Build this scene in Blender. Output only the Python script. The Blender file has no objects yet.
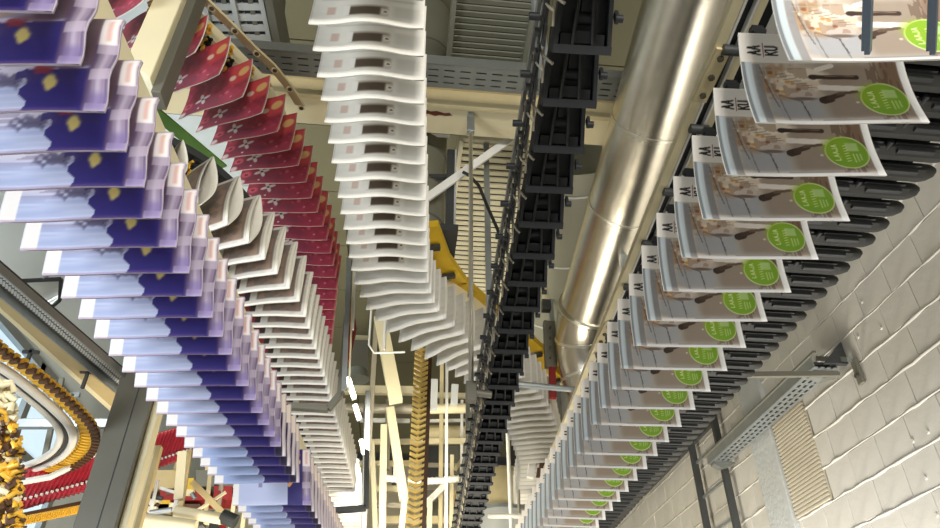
import bpy, math, random
import numpy as np
from mathutils import Vector, Matrix
random.seed(7); rng = np.random.RandomState(5)
SC = bpy.context.scene; COL = SC.collection
# ------------------------------------------------------------------ camera
FPX = 700.0; PITCH = math.radians(35.6); YAW = math.radians(5.8)
CAMP = Vector((0, 0, 1.6))
FW = Vector((math.sin(YAW)*math.cos(PITCH), math.cos(YAW)*math.cos(PITCH), math.sin(PITCH)))
RT = Vector((math.cos(YAW), -math.sin(YAW), 0)); UP = RT.cross(FW)
cd = bpy.data.cameras.new('camera'); cam = bpy.data.objects.new('camera', cd); COL.objects.link(cam)
cam.location = CAMP
cam.rotation_euler = Matrix((RT, UP, -FW)).transposed().to_euler()
cd.sensor_width = 36; cd.lens = 36*FPX/940; cd.clip_start = 0.05; cd.clip_end = 200
SC.camera = cam
# ------------------------------------------------------------------ world and lights
w = bpy.data.worlds.new('hall_air'); SC.world = w; w.use_nodes = True
bgn = w.node_tree.nodes['Background']; bgn.inputs[0].default_value = (0.86, 0.93, 1.0, 1); bgn.inputs[1].default_value = 0.12
def area(name, loc, aim, sx, sy, power, col=(1, .96, .88)):
    l = bpy.data.lights.new(name, 'AREA'); l.shape = 'RECTANGLE'; l.size = sx; l.size_y = sy; l.energy = power; l.color = col
    o = bpy.data.objects.new(name, l); COL.objects.link(o); o.location = loc
    o.rotation_euler = (Vector(aim)-Vector(loc)).to_track_quat('-Z', 'Y').to_euler(); return o
area('fill_light_behind', (0.7, -3.4, 2.7), (0.2, 3.0, 3.2), 2.0, 1.0, 165, (1, .965, .90))  # added fill light behind the camera for the paper fronts, no seen fixture
area('hall_window_light', (-3.3, 0.6, 2.2), (0.6, 3.2, 3.6), 1.8, 1.4, 95, (.88, .94, 1))
area('machine_fill_far', (-0.5, 5.2, 1.0), (-0.3, 8.4, 4.8), 2.0, 1.0, 125, (1, .92, .76))  # unseen light added to brighten the machine frame from below
area('wall_lamp_right', (2.0, 3.7, 1.2), (2.65, 3.9, 2.5), 2.4, 0.3, 62, (1, .96, .90))
area('strip_lamp_glow', (-.28, 6.0, 3.75), (0.1, 8.2, 4.6), 0.2, 1.0, 26, (1, .94, .80))
area('left_daylight_fill', (-3.4, 4.0, 4.3), (-3.6, 7.0, 6.3), 0.6, 0.6, 28, (.90, .96, 1))  # added light in place of window daylight on the left wall corner
SC.view_settings.view_transform = 'Standard'; SC.view_settings.look = 'None'
SC.view_settings.gamma = 1; SC.view_settings.use_curve_mapping = False
SC.view_settings.exposure = 0.68

# ------------------------------------------------------------------ pixel -> space helpers (layout measuring)
def ray(x, y): return FW + RT*((x-470)/FPX) + UP*((264-y)/FPX)
def PD(x, y, z): return CAMP + ray(x, y)*z                       # at optical depth z
def PZ(x, y, h): d = ray(x, y); return CAMP + d*((h-1.6)/d.z)     # at height h
def PY(x, y, Y): d = ray(x, y); return CAMP + d*(Y/d.y)           # at distance Y
def PX(x, y, X): d = ray(x, y); return CAMP + d*(X/d.x)
# ------------------------------------------------------------------ materials
def lin(c):
    r = []
    for v in c[:3]:
        v = v/255.0; r.append(v/12.92 if v <= .04045 else ((v+.055)/1.055)**2.4)
    return tuple(r)
def mat(name, rgb, rough=.5, metal=0, var=.12, scale=6, bump=0, emit=0, bscale=None, stretch=None):
    m = bpy.data.materials.new(name); m.use_nodes = True; nt = m.node_tree; b = nt.nodes['Principled BSDF']
    c = lin(rgb)
    b.inputs['Roughness'].default_value = rough; b.inputs['Metallic'].default_value = metal
    tc = nt.nodes.new('ShaderNodeTexCoord'); n = nt.nodes.new('ShaderNodeTexNoise'); n.inputs['Scale'].default_value = scale; n.inputs['Detail'].default_value = 5
    src = tc.outputs['Object']
    if stretch:
        mp = nt.nodes.new('ShaderNodeMapping'); mp.inputs['Scale'].default_value = stretch; nt.links.new(src, mp.inputs[0]); src = mp.outputs[0]
    nt.links.new(src, n.inputs['Vector'])
    mx = nt.nodes.new('ShaderNodeMix'); mx.data_type = 'RGBA'
    mx.inputs[6].default_value = (*[v*(1-var) for v in c], 1); mx.inputs[7].default_value = (*[min(1, v*(1+var)) for v in c], 1)
    nt.links.new(n.outputs['Fac'], mx.inputs[0]); nt.links.new(mx.outputs[2], b.inputs['Base Color'])
    if bump:
        n2 = nt.nodes.new('ShaderNodeTexNoise'); n2.inputs['Scale'].default_value = bscale or scale*4; n2.inputs['Detail'].default_value = 6
        nt.links.new(src, n2.inputs['Vector'])
        bp = nt.nodes.new('ShaderNodeBump'); bp.inputs['Strength'].default_value = bump; bp.inputs['Distance'].default_value = .01
        nt.links.new(n2.outputs['Fac'], bp.inputs['Height']); nt.links.new(bp.outputs[0], b.inputs['Normal'])
    if emit:
        b.inputs['Emission Color'].default_value = (*c, 1); b.inputs['Emission Strength'].default_value = emit
    return m
def print_mat(name, rough=.45):
    m = bpy.data.materials.new(name); m.use_nodes = True; nt = m.node_tree; b = nt.nodes['Principled BSDF']
    a = nt.nodes.new('ShaderNodeAttribute'); a.attribute_name = 'Print'
    nt.links.new(a.outputs['Color'], b.inputs['Base Color']); b.inputs['Roughness'].default_value = rough
    n = nt.nodes.new('ShaderNodeTexNoise'); n.inputs['Scale'].default_value = 60
    bp = nt.nodes.new('ShaderNodeBump'); bp.inputs['Strength'].default_value = .06; bp.inputs['Distance'].default_value = .004
    nt.links.new(n.outputs['Fac'], bp.inputs['Height']); nt.links.new(bp.outputs[0], b.inputs['Normal'])
    return m
M = dict(
  paint=mat('white_painted_block', (186, 182, 172), .5, 0, .12, 2.2, .55, bscale=9),
  mortar=mat('painted_mortar', (176, 172, 162), .8, 0, .2, 20, .8),
  concrete=mat('grey_concrete', (168, 170, 166), .8, 0, .12, 8, .6),
  ceilm=mat('olive_ceiling_panel', (118, 114, 88), .7, 0, .06, 2),
  paleceil=mat('pale_blue_panel', (196, 204, 206), .6, 0, .05, 2),
  farw=mat('beige_far_wall', (206, 196, 168), .7, 0, .1, 1.5),
  floor=mat('grey_floor', (150, 148, 142), .5, 0, .1, 3),
  cream=mat('cream_enamel', (226, 214, 176), .4, 0, .06, 5),
  cream2=mat('aged_cream_enamel', (205, 190, 148), .45, 0, .14, 9),
  tan=mat('tan_enamel', (186, 166, 118), .5, 0, .1, 8),
  steel=mat('brushed_steel', (214, 208, 192), .27, 1, .14, 3, .12, bscale=30, stretch=(6, 6, .5)),
  seam=mat('bright_steel_seam', (232, 228, 214), .3, 1, .05, 5),
  galv=mat('galvanised_steel', (165, 170, 170), .42, .8, .15, 14),
  alu=mat('aluminium_rail', (205, 205, 198), .35, .7, .06, 8),
  white=mat('white_enamel', (232, 230, 222), .4, 0, .04, 5),
  dark=mat('dark_grey_steel', (66, 68, 68), .45, .3, .15, 12),
  olive=mat('olive_grey_steel', (112, 110, 98), .5, .2, .1, 5),
  black=mat('black_plastic', (26, 28, 31), .6, 0, .2, 15),
  black2=mat('worn_black_plastic', (38, 38, 33), .7, 0, .2, 20),
  yellow=mat('yellow_plastic', (228, 178, 56), .4, 0, .12, 12),
  yell2=mat('yellow_painted_steel', (206, 168, 34), .45, 0, .15, 9),
  brass=mat('pale_yellow_plastic', (246, 214, 122), .4, 0, .1, 12),
  brown=mat('brown_plastic', (84, 58, 38), .5, 0, .2, 12),
  red=mat('red_plastic', (178, 44, 60), .4, 0, .15, 12),
  redlit=mat('lit_rib_red', (232, 128, 108), .45, 0, .1, 12),  # red plastic made paler for light on the gripper ribs
  dred=mat('dark_red_enamel', (140, 26, 26), .5, 0, .1, 6),
  green=mat('green_belt', (88, 132, 52), .5, 0, .15, 10),
  darkvent=mat('dull_olive_vent', (128, 128, 112), .5, .1, .1, 6),
  tray=mat('dull_tray_metal', (120, 122, 116), .5, .4, .12, 10),
  duct=mat('olive_green_duct', (138, 137, 120), .5, .35, .12, 3),
  vent=mat('grey_vent_metal', (184, 186, 182), .5, .1, .08, 6),
  beigevent=mat('beige_vent_metal', (226, 220, 192), .5, .1, .08, 6),
  bluebar=mat('blue_grey_bar', (96, 106, 116), .38, .4, .1, 10),
  wire=mat('pale_wire', (160, 152, 132), .5, .2, .05, 9),
  cable=mat('black_cable', (30, 30, 30), .5, 0, .1, 9),
  newsprint=mat('white_newsprint', (228, 224, 214), .75, 0, .05, 30),
  greyprint=mat('grey_newsprint', (220, 216, 202), .75, 0, .1, 40),
  lilacprint=mat('lilac_newsprint', (190, 178, 196), .7, 0, .1, 30),
  pane=mat('window_daylight_pane', (186, 208, 224), .2, 0, .05, 3, emit=.6),
  tube=mat('lit_fluorescent_tube', (255, 246, 220), .3, 0, 0, 3, emit=8),
  hose=mat('white_corrugated_hose', (226, 222, 208), .5, 0, .08, 9),
  screw=mat('dark_screw_head', (90, 84, 74), .4, .5, .1, 20),
  patch=mat('ribbed_beige_sheet', (184, 176, 156), .6, 0, .08, 5),
  rust=mat('rust_patch', (96, 48, 30), .9, 0, .3, 30),
)
M['print'] = print_mat('printed_newspaper')
# ------------------------------------------------------------------ mesh building
class MB:
    def __init__(s): s.v = []; s.f = []; s.m = []; s.sm = []; s.mats = []; s.cur = None
    def mt(s, m):
        if m not in s.mats: s.mats.append(m)
        s.cur = s.mats.index(m); return s
    def add(s, vs, fs, smooth=False):
        b = len(s.v); s.v += [tuple(v) for v in vs]
        for f in fs: s.f.append([b+i for i in f]); s.m.append(s.cur or 0); s.sm.append(smooth)
        return s
    def box(s, c, size, ax=None):
        c = Vector(c); X, Y, Z = ax if ax else (Vector((1, 0, 0)), Vector((0, 1, 0)), Vector((0, 0, 1)))
        vs = [c + X*(sx*size[0]/2) + Y*(sy*size[1]/2) + Z*(sz*size[2]/2) for sz in (-1, 1) for sy in (-1, 1) for sx in (-1, 1)]
        return s.add(vs, [(0, 2, 3, 1), (4, 5, 7, 6), (0, 1, 5, 4), (2, 6, 7, 3), (0, 4, 6, 2), (1, 3, 7, 5)])
    def bar(s, a, b, wd, h=None, up=(0, 0, 1)):
        a, b = Vector(a), Vector(b); h = h or wd; d = (b-a); L = d.length; d.normalize(); u = Vector(up)
        if abs(d.dot(u)) > .97: u = Vector((0, 1, 0))
        x = d.cross(u).normalized(); z = x.cross(d).normalized()
        return s.box((a+b)/2, (wd, L, h), (x, d, z))
    def tube(s, pts, r, n=10, caps=True):
        pts = [Vector(p) for p in pts]; rs = r if isinstance(r, (list, tuple)) else [r]*len(pts)
        ref = None; vs = []
        for i, p in enumerate(pts):
            d = (pts[min(i+1, len(pts)-1)]-pts[max(i-1, 0)]).normalized()
            if ref is None: ref = d.orthogonal().normalized()
            ref = (ref - d*ref.dot(d)).normalized(); q = d.cross(ref)
            for k in range(n):
                a = 2*math.pi*k/n; vs.append(p + (ref*math.cos(a)+q*math.sin(a))*rs[i])
        fs = [(i*n+k, i*n+(k+1) % n, (i+1)*n+(k+1) % n, (i+1)*n+k) for i in range(len(pts)-1) for k in range(n)]
        s.add(vs, fs, True)
        if caps: s.add(vs[:n], [tuple(range(n))[::-1]]); s.add(vs[-n:], [tuple(range(n))])
        return s
    def prism(s, poly, o, X, Y, N, depth):
        o, X, Y, N = Vector(o), Vector(X), Vector(Y), Vector(N); n = len(poly)
        a = [o + X*p[0] + Y*p[1] for p in poly]; b = [p + N*depth for p in a]
        return s.add(a+b, [tuple(range(n))[::-1], tuple(range(n, 2*n))] + [(i, (i+1) % n, n+(i+1) % n, n+i) for i in range(n)])
    def quadslab(s, q, t):
        q = [Vector(p) for p in q]; n = (q[1]-q[0]).cross(q[3]-q[0]).normalized()*t
        return s.add(q+[p+n for p in q], [(3, 2, 1, 0), (4, 5, 6, 7), (0, 1, 5, 4), (1, 2, 6, 5), (2, 3, 7, 6), (3, 0, 4, 7)])
    def mesh(s, name, origin=None):
        me = bpy.data.meshes.new(name); v = s.v
        if origin is not None: v = [(a-origin[0], b-origin[1], c-origin[2]) for a, b, c in v]
        me.from_pydata(v, [], s.f); me.polygons.foreach_set('material_index', s.m); me.polygons.foreach_set('use_smooth', s.sm)
        for m in s.mats: me.materials.append(m)
        me.update(); return me
    def obj(s, name, parent=None, bevel=0):
        """links as one mesh object, world-space vertices, origin at bounding-box bottom centre"""
        v = np.array(s.v); o3 = ((v[:, 0].min()+v[:, 0].max())/2, (v[:, 1].min()+v[:, 1].max())/2, v[:, 2].min())
        o = bpy.data.objects.new(name, s.mesh(name, o3)); COL.objects.link(o)
        if parent is not None:
            o.parent = parent; o.matrix_parent_inverse = Matrix.Identity(4)
            o.location = Vector(o3) - wloc(parent)
        else: o.location = o3
        if bevel:
            b = o.modifiers.new('bevel', 'BEVEL'); b.width = bevel; b.segments = 2; b.limit_method = 'ANGLE'
        return o
def wloc(o):
    p = Vector(o.location)
    while o.parent: o = o.parent; p += Vector(o.location)
    return p
def tag(o, label=None, cat=None, group=None, kind=None):
    if label: o['label'] = label
    if cat: o['category'] = cat
    if group: o['group'] = group
    if kind: o['kind'] = kind
    return o
def empty(name, loc, label, cat, group=None):
    o = bpy.data.objects.new(name, None); COL.objects.link(o); o.location = loc; o.empty_display_size = .05
    return tag(o, label, cat, group)
def B(m): return MB().mt(M[m])
def child(mesh, name, parent, loc=(0, 0, 0), rot=None):
    o = bpy.data.objects.new(name, mesh); COL.objects.link(o); o.parent = parent; o.location = loc
    if rot: o.rotation_euler = rot
    return o
# ------------------------------------------------------------------ setting
WX = 2.65; CEIL = 6.8
tag(B('floor').box((0, 4, -.05), (12, 22, .1)).obj('floor'), kind='structure')
ceil = tag(B('dark').box((1.0, 6.9, CEIL+.12), (9.8, 16.2, .1)).obj('ceiling'), kind='structure')
pan = MB().mt(M['ceilm']); pan.box((0, 0, 0), (.985, .985, .04)); pm = pan.mesh('ceiling_panel')
pan2 = MB().mt(M['paleceil']); pan2.box((0, 0, 0), (.985, .985, .04)); pm2 = pan2.mesh('ceiling_panel')
base = wloc(ceil)
for i in range(-4, 5):
    for j in range(0, 14):
        x = -.3+i*1.0; y = .5+j*1.0
        if x > 2.4: continue
        child(pm2 if x < -1.5 else pm, 'ceiling_panel', ceil, Vector((x, y, CEIL+.02))-base)  # left panels paler: window daylight put into their colour
# block wall, block by block where it is seen
wall = tag(B('mortar').box((WX+.09, 4.5, 3.4), (.14, 21, 6.8)).obj('wall_right'), kind='structure')
wb = wloc(wall); BH, BL_ = .2, .27
def block_mesh(k):
    m = MB().mt(M['paint']); r = random.Random(k); hy, hz = BL_/2-.0012, BH/2-.005; x = -.012
    c = [(-1, -1), (1, -1), (1, 1), (-1, 1)]; q = [(hy*a+r.uniform(-.0008, .0008), hz*b+r.uniform(-.002, .002)) for a, b in c]
    t = r.uniform(-.0015, .0015)
    vs = [(x+.003, a, b) for a, b in q]+[(x+t, a*.975, b*.955) for a, b in q]+[(.03, a, b) for a, b in q]
    fs = [(7, 6, 5, 4)]+[(i, 4+i, 4+(i+1) % 4, (i+1) % 4) for i in range(4)]+[(8+i, i, (i+1) % 4, 8+(i+1) % 4) for i in range(4)]
    m.add(vs, fs); return m.mesh('block')
bms = [block_mesh(k) for k in range(6)]; nb = 0
for c in range(-1, 13):
    z0 = 2.713 + c*BH
    for j in range(0, 34):
        y0 = .95 + j*BL_ + (BL_/2 if c % 2 else 0)
        yc, zc = y0+BL_/2, z0+BH/2
        p = Vector((WX, yc, zc))-CAMP; z = p.dot(FW)
        if z < .3: continue
        px, py = 470+FPX*p.dot(RT)/z, 264-FPX*p.dot(UP)/z
        if not (580 < px < 1000 and -70 < py < 590) or yc > 7.5: continue
        if 4.06 < yc < 4.5 and 1 <= c < 4: continue
        nb += 1
        child(bms[random.randrange(6)], 'block', wall, Vector((WX, yc, zc))-wb)
rest = MB().mt(M['paint'])
for c in range(-14, 20):
    for j in range(-8, 52):
        z0 = 2.713 + c*BH; y0 = .95+j*BL_+(BL_/2 if c % 2 else 0)
        p = Vector((WX, y0+BL_/2, z0+BH/2))-CAMP; z = p.dot(FW)
        if y0+BL_/2 <= 7.5 and z > .3 and -1 <= c < 13 and 0 <= j < 34:
            px, py = 470+FPX*p.dot(RT)/z, 264-FPX*p.dot(UP)/z
            if 580 < px < 1000 and -70 < py < 590: continue
        if z0 > 6.5 or z0 < 0: continue
        rest.box((WX, y0+BL_/2, z0+BH/2), (.024, BL_-.007, BH-.009))
o = rest.obj('block_rest', wall); o['kind'] = 'stuff'
# mortar beads that stand proud of the painted courses
for c in range(0, 9):
    z = 2.713+c*BH; pts = []; rr = random.Random(c)
    for k in range(90): pts.append(Vector((WX-.010+rr.uniform(-.002, .002), 1.0+k*.075, z+rr.uniform(-.004, .004))))
    mb = MB().mt(M['paint']); mb.tube(pts, [rr.uniform(.005, .012) for _ in pts], 5); mb.obj('mortar_joint', wall)
# pilaster and corrugated patch
B('concrete').box((WX-.022, 4.665, 3.0), (.05, .32, 2.2)).obj('pilaster', wall, .006)
cm = MB().mt(M['patch'])
for k in range(32):
    z = 2.925+k*.025; cm.prism([(0, 0), (-.013, 0), (-.013, .012), (0, .012)], (WX-.014, 4.07, z), (1, 0, 0), (0, 0, 1), (0, 1, 0), .43)
cm.box((WX+.0, 4.285, 3.325), (.03, .43, .8))
o = cm.obj('corrugated_patch', wall); o['label'] = 'finely ribbed beige patch in the block wall'
tag(B('farw').box((-.6, 14.6, 3.4), (7, .2, 6.8)).obj('wall_back'), kind='structure')
wl = tag(B('paleceil').box((-3.9, 9.0, 3.4), (.2, 12, 6.8)).obj('wall_left'), kind='structure')
# window_1 in the left wall
def bx(mk, c, s): return B(mk).box(c, s)
win = tag(B('paleceil').box((-3.79, 6.9, 3.35), (.03, 2.3, .08)).obj('window_1'), kind='structure')
for (y0, y1, z0, z1) in ((5.8, 6.85, 4.15, 4.9), (6.95, 8.0, 4.15, 4.9), (5.8, 6.85, 3.4, 4.05), (6.95, 8.0, 3.4, 4.05)):
    B('pane').box((-3.79, (y0+y1)/2, (z0+z1)/2), (.02, y1-y0, z1-z0)).obj('pane', win)
for y in (5.75, 6.9, 8.05): B('galv').box((-3.76, y, 4.15), (.08, .1, 1.65)).obj('mullion', win)
for z in (3.35, 4.1, 4.95): B('galv').box((-3.755, 6.9, z), (.07, 2.4, .09)).obj('transom', win)

# ------------------------------------------------------------------ print artwork (flat print on the pages)
def S(a): return np.clip(a, 0, 1)
def sstep(a, b, x): t = S((x-a)/(b-a)); return t*t*(3-2*t)
class Art:
    def __init__(s, W, H, nx, nz):
        u = np.linspace(0, W, nx+1); v = np.linspace(0, H, nz+1); s.u, s.v = np.meshgrid(u, v); s.W, s.H = W, H
        s.c = np.ones(s.u.shape+(3,))*np.array([235, 232, 226.]); s.px = W/nx
    def noise(s, fu, fv, seed, ph=0):
        r = np.random.RandomState(seed); g = r.rand(40, 40); a = (s.u*fu+ph) % 39; b = (s.v*fv) % 39
        i, j = a.astype(int), b.astype(int); x, y = a-i, b-j; x = x*x*(3-2*x); y = y*y*(3-2*y)
        i2, j2 = (i+1) % 40, (j+1) % 40
        return g[j, i]*(1-x)*(1-y)+g[j, i2]*x*(1-y)+g[j2, i]*(1-x)*y+g[j2, i2]*x*y
    def put(s, mask, rgb, a=1):
        m = (np.clip(mask.astype(float), 0, 1)*a)[..., None]; s.c = s.c*(1-m)+np.array(rgb, float)*m
    def rect(s, u0, u1, v0, v1, rgb, a=1, soft=None):
        k = soft or s.px
        s.put(sstep(u0-k/2, u0+k/2, s.u)*(1-sstep(u1-k/2, u1+k/2, s.u))*sstep(v0-k/2, v0+k/2, s.v)*(1-sstep(v1-k/2, v1+k/2, s.v)), rgb, a)
    def blob(s, cu, cv, ru, rv, rgb, a=1, soft=.15, rough=0, seed=1, rot=0):
        du, dv = s.u-cu, s.v-cv; x = du*math.cos(rot)+dv*math.sin(rot); y = -du*math.sin(rot)+dv*math.cos(rot)
        d = np.sqrt((x/ru)**2+(y/rv)**2)
        if rough: d = d+(s.noise(90, 90, seed)-.5)*rough
        s.put(1-sstep(1-soft, 1+soft, d), rgb, a)
    def line(s, a, b, wd, rgb, al=1):
        ax, ay = a; bx_, by = b; dx, dy = bx_-ax, by-ay; L = dx*dx+dy*dy+1e-12
        t = np.clip(((s.u-ax)*dx+(s.v-ay)*dy)/L, 0, 1); d = np.hypot(s.u-ax-t*dx, s.v-ay-t*dy)
        s.put(1-sstep(wd/2-s.px*.35, wd/2+s.px*.35, d), rgb, al)
GL = {'A': [((0, 0), (.5, 1)), ((.5, 1), (1, 0)), ((.2, .35), (.8, .35))], 'K': [((0, 0), (0, 1)), ((0, .45), (.9, 1)), ((.3, .6), (.95, 0))],
      'U': [((0, 1), (0, .2)), ((0, .2), (.25, 0)), ((.25, 0), (.7, 0)), ((.7, 0), (.95, .2)), ((.95, .2), (.95, 1))],
      'L': [((0, 1), (0, 0)), ((0, 0), (.8, 0))], 'J': [((.8, 1), (.8, .1)), ((.8, .1), (.3, 0)), ((.3, 0), (0, .25))]}
def word(art, txt, u_base, v0, size, wd, rgb, cap, gap, tilt=0):
    """lettering turned a quarter: reads upward (v), cap height runs towards -u"""
    for k, ch in enumerate(txt):
        vv = v0+k*(size+gap)
        for a, b in GL[ch]:
            f = lambda p: (u_base-cap*p[1]+tilt*(vv+size*p[0]-v0), vv+size*p[0])
            art.line(f(a), f(b), wd, rgb)
W_, H_ = .40, .29
def art_stamp():
    A = Art(W_, H_, 170, 124); u, v = A.u, A.v
    n = A.noise(60, 60, 3); n2 = A.noise(200, 30, 4); fig = v < .205
    base = np.stack([216-22*n, 203-25*n, 188-28*n], -1); A.c = np.where(fig[..., None], base, A.c)
    A.rect(.075, .36, .0, .095, (174, 168, 162), .75, .02)
    A.rect(.185, .39, .02, .2, (156, 140, 124), .85, .03)                      # dark wooden board
    A.rect(.33, .40, .06, .21, (132, 104, 82), .8, .03)
    A.put(((n2 > .55) & fig & (u > .3)), (86, 64, 48), .45)
    A.rect(.05, .17, .02, .1, (176, 178, 182), .8, .02)                      # grey tiles
    for x in (.085, .135): A.line((x, .0), (x-.008, .1), .003, (112, 110, 112), .8)
    A.line((.135, .03), (.125, .1), .003, (84, 80, 82)); A.line((.08, .1), (.13, .08), .004, (90, 84, 84))
    A.blob(.09, .145, .055, .052, (176, 142, 108), .9, .25, .6, 2)               # food
    A.blob(.125, .14, .056, .040, (226, 208, 186), 1, .12, .4, 5)
    A.blob(.14, .108, .033, .026, (206, 192, 180), 1, .15, .3, 6); A.blob(.135, .090, .03, .006, (96, 82, 76), .8, .4)
    A.blob(.15, .170, .055, .02, (242, 230, 210), .9, .2, .4, 8); A.put(((n > .6) & (u > .05) & (u < .16) & (v > .1) & (v < .19)), (150, 118, 92), .5)
    for k in range(7): A.line((.07+.014*k, .165-.006*k), (.105+.012*k, .175-.008*k), .002, (110, 88, 76), .7)
    for k in range(10):
        a, b = rng.uniform(.05, .14), rng.uniform(.10, .18); A.blob(a, b, .006, .005, [(210, 150, 70), (140, 84, 50), (242, 226, 196)][k % 3], .8)
    A.line((.18, .162), (.275, .158), .013, (66, 50, 42)); A.blob(.172, .162, .012, .008, (60, 46, 40)); A.line((.20, .1645), (.27, .161), .002, (150, 120, 94))
    A.line((.185, .128), (.285, .120), .018, (238, 228, 218)); A.line((.185, .185), (.22, .196), .014, (240, 230, 216))
    A.line((.182, .084), (.197, .089), .024, (62, 48, 42)); A.line((.197, .092), (.228, .104), .016, (78, 60, 50)); A.line((.22, .105), (.265, .112), .009, (104, 86, 70))
    A.blob(.258, .075, .004, .004, (214, 206, 184))
    A.rect(0, .010, 0, .21, (118, 126, 130)); A.rect(.009, .026, 0, .205, (196, 206, 210)); A.rect(.026, .046, 0, .2, (146, 146, 148), .85)
    A.line((.055, .2), (.075, .02), .004, (176, 172, 168), .9); A.line((.045, .19), (.07, .06), .003, (90, 84, 84), .8)
    A.rect(.048, .40, 0, .011, (212, 212, 212)); A.rect(.16, .34, .011, .014, (120, 120, 120), .7)
    A.put((v > .205), (240, 234, 224))
    for k in range(4): A.rect(.05+k*.026, .052+k*.026, .155, .205, (196, 186, 170), .7)
    for k in range(3): A.rect(.04, .13, .165+k*.017, .167+k*.017, (196, 186, 170), .6)
    A.rect(.379, .40, 0, H_, (240, 240, 238))
    word(A, 'AA', .050, .228, .0105, .0046, (30, 24, 22), .030, .004)
    word(A, 'KU', .094, .228, .0105, .0046, (30, 24, 22), .030, .004)
    A.line((.059, .222), (.059, .262), .0028, (150, 62, 50))
    cu, cv, r = .324, .082, .056
    A.blob(cu, cv, r, r, (226, 240, 170), 1, .03); A.blob(cu, cv, r*.94, r*.94, (134, 180, 54), 1, .03); A.blob(cu-.02, cv+.015, r*.7, r*.7, (150, 186, 44), .6, .35)
    lt = (226, 240, 176)
    word(A, 'LAAJA', cu-.022, cv-.026, .0085, .0024, lt, .013, .003, .0)
    for k in range(7): A.line((cu-.006, cv-.03+k*.009), (cu+.004, cv-.027+k*.009), .0026, lt, .8)
    A.rect(cu+.0, cu+.032, cv+.006, cv+.034, (196, 222, 160), .75, .004)
    for k in range(3): A.line((cu+.014+k*.009, cv-.034+k*.004), (cu+.014+k*.009, cv-.004), .0028, lt, .75)
    return A
def art_blue(fig=False, far=False):
    A = Art(W_, H_, 100, 72); u, v = A.u, A.v; n = A.noise(16, 160, 11); n2 = A.noise(50, 60, 12)
    A.c = np.stack([204-34*n, 210-28*n, 232-16*n], -1)
    A.put(sstep(.06, .10, v)*(1-sstep(.22, .26, u)), (214, 206, 214), .75)
    A.put(sstep(.05, .09, v)*(n > .6), (128, 118, 140), .5)
    A.put(sstep(.12, .17, v)*(u > .03), (150, 122, 110), .85); A.blob(.07, .16, .05, .03, (232, 176, 86), .9, .4); A.blob(.18, .17, .09, .03, (190, 140, 70), .8, .4, .4, 3)
    A.blob(.195, .085, .045, .02, (78, 74, 104), .8, .4, 1.2, 7)
    k = .228+.012*np.sin(v*90)
    A.put((u > k) & (v < .115) & (u < .358), (48, 40, 116)); A.put((u > .2+.0*v) & (u < .358) & (v > .075) & (v < .12) & (n2 > .35), (54, 46, 112), .9)
    A.blob(.278, .080, .015, .024, (222, 204, 120), 1, .35, .5, 5); A.blob(.256, .116, .022, .014, (150, 48, 56), .9, .4, .5, 3); A.blob(.30, .128, .04, .012, (120, 84, 96), .7, .5)
    A.rect(.29, .36, .125, H_, (92, 70, 88), .8, .02); A.rect(.358, .40, 0, H_, (142, 128, 152), 1, .012); A.rect(.352, .364, 0, .2, (92, 72, 106), .85, .006); A.rect(.394, .40, 0, H_, (96, 78, 110), .8, .004); A.rect(.374, .384, 0, .2, (186, 176, 196), .7, .008)
    A.put((u > .358)*(.5+.5*np.sin(v*70+1)) > .72, (186, 174, 192), .8); A.rect(.358, .40, 0, .05, (110, 96, 150), .6, .02)
    A.rect(.358, .397, .20, .285, (246, 238, 236), 1, .006); A.rect(.372, .384, .21, .275, (224, 180, 170), .8, .008)
    A.rect(0, .042, 0, H_, (250, 244, 236), 1, .004); A.rect(0, .345, 0, .004, (120, 84, 110), .8)
    if far: A.put((u > .042) & (u < .23) & (v < .12), (150, 172, 216), .6)
    if far: A.rect(.358, .40, 0, H_, (40, 36, 60), 1, .006); A.rect(.386, .40, .0, H_, (206, 196, 198), 1, .004); A.rect(.372, .4, .2, .285, (236, 222, 206), 1, .004)
    if fig:
        A.put((v > .0) & (u > .03) & (u < .3), (188, 196, 226), 1); A.put((u > .28) & (u < .358), (44, 36, 106))
        A.line((.2, .15), (.31, .16), .014, (206, 150, 120)); A.line((.30, .12), (.33, .20), .02, (228, 150, 70)); A.line((.29, .1), (.31, .13), .018, (232, 168, 96))
        A.line((.31, .21), (.34, .26), .014, (188, 60, 50)); A.rect(.13, .15, .09, .16, (110, 104, 140), .7); A.line((.17, .165), (.25, .14), .01, (120, 70, 70))
        A.blob(.335, .22, .012, .014, (226, 196, 120))
    return A
def art_grey():
    A = Art(W_, H_, 90, 66); u, v = A.u, A.v; n = A.noise(40, 60, 21)
    A.c = np.stack([205-20*n, 200-20*n, 190-20*n], -1)
    A.rect(.17, .37, .03, .27, (112, 100, 92), 1, .006); A.put((u > .18) & (u < .36) & (v > .03) & (v < .27) & (n > .5), (140, 116, 100), .8)
    A.rect(.03, .13, .03, .1, (128, 44, 44), 1, .006); A.rect(.1, .13, .03, .1, (40, 38, 40), .9, .004); A.rect(.02, .13, .12, .26, (180, 150, 130), .8, .01)
    A.rect(.385, .4, 0, H_, (226, 222, 208), 1, .003); A.rect(0, .4, 0, .012, (226, 222, 212))
    return A
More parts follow.
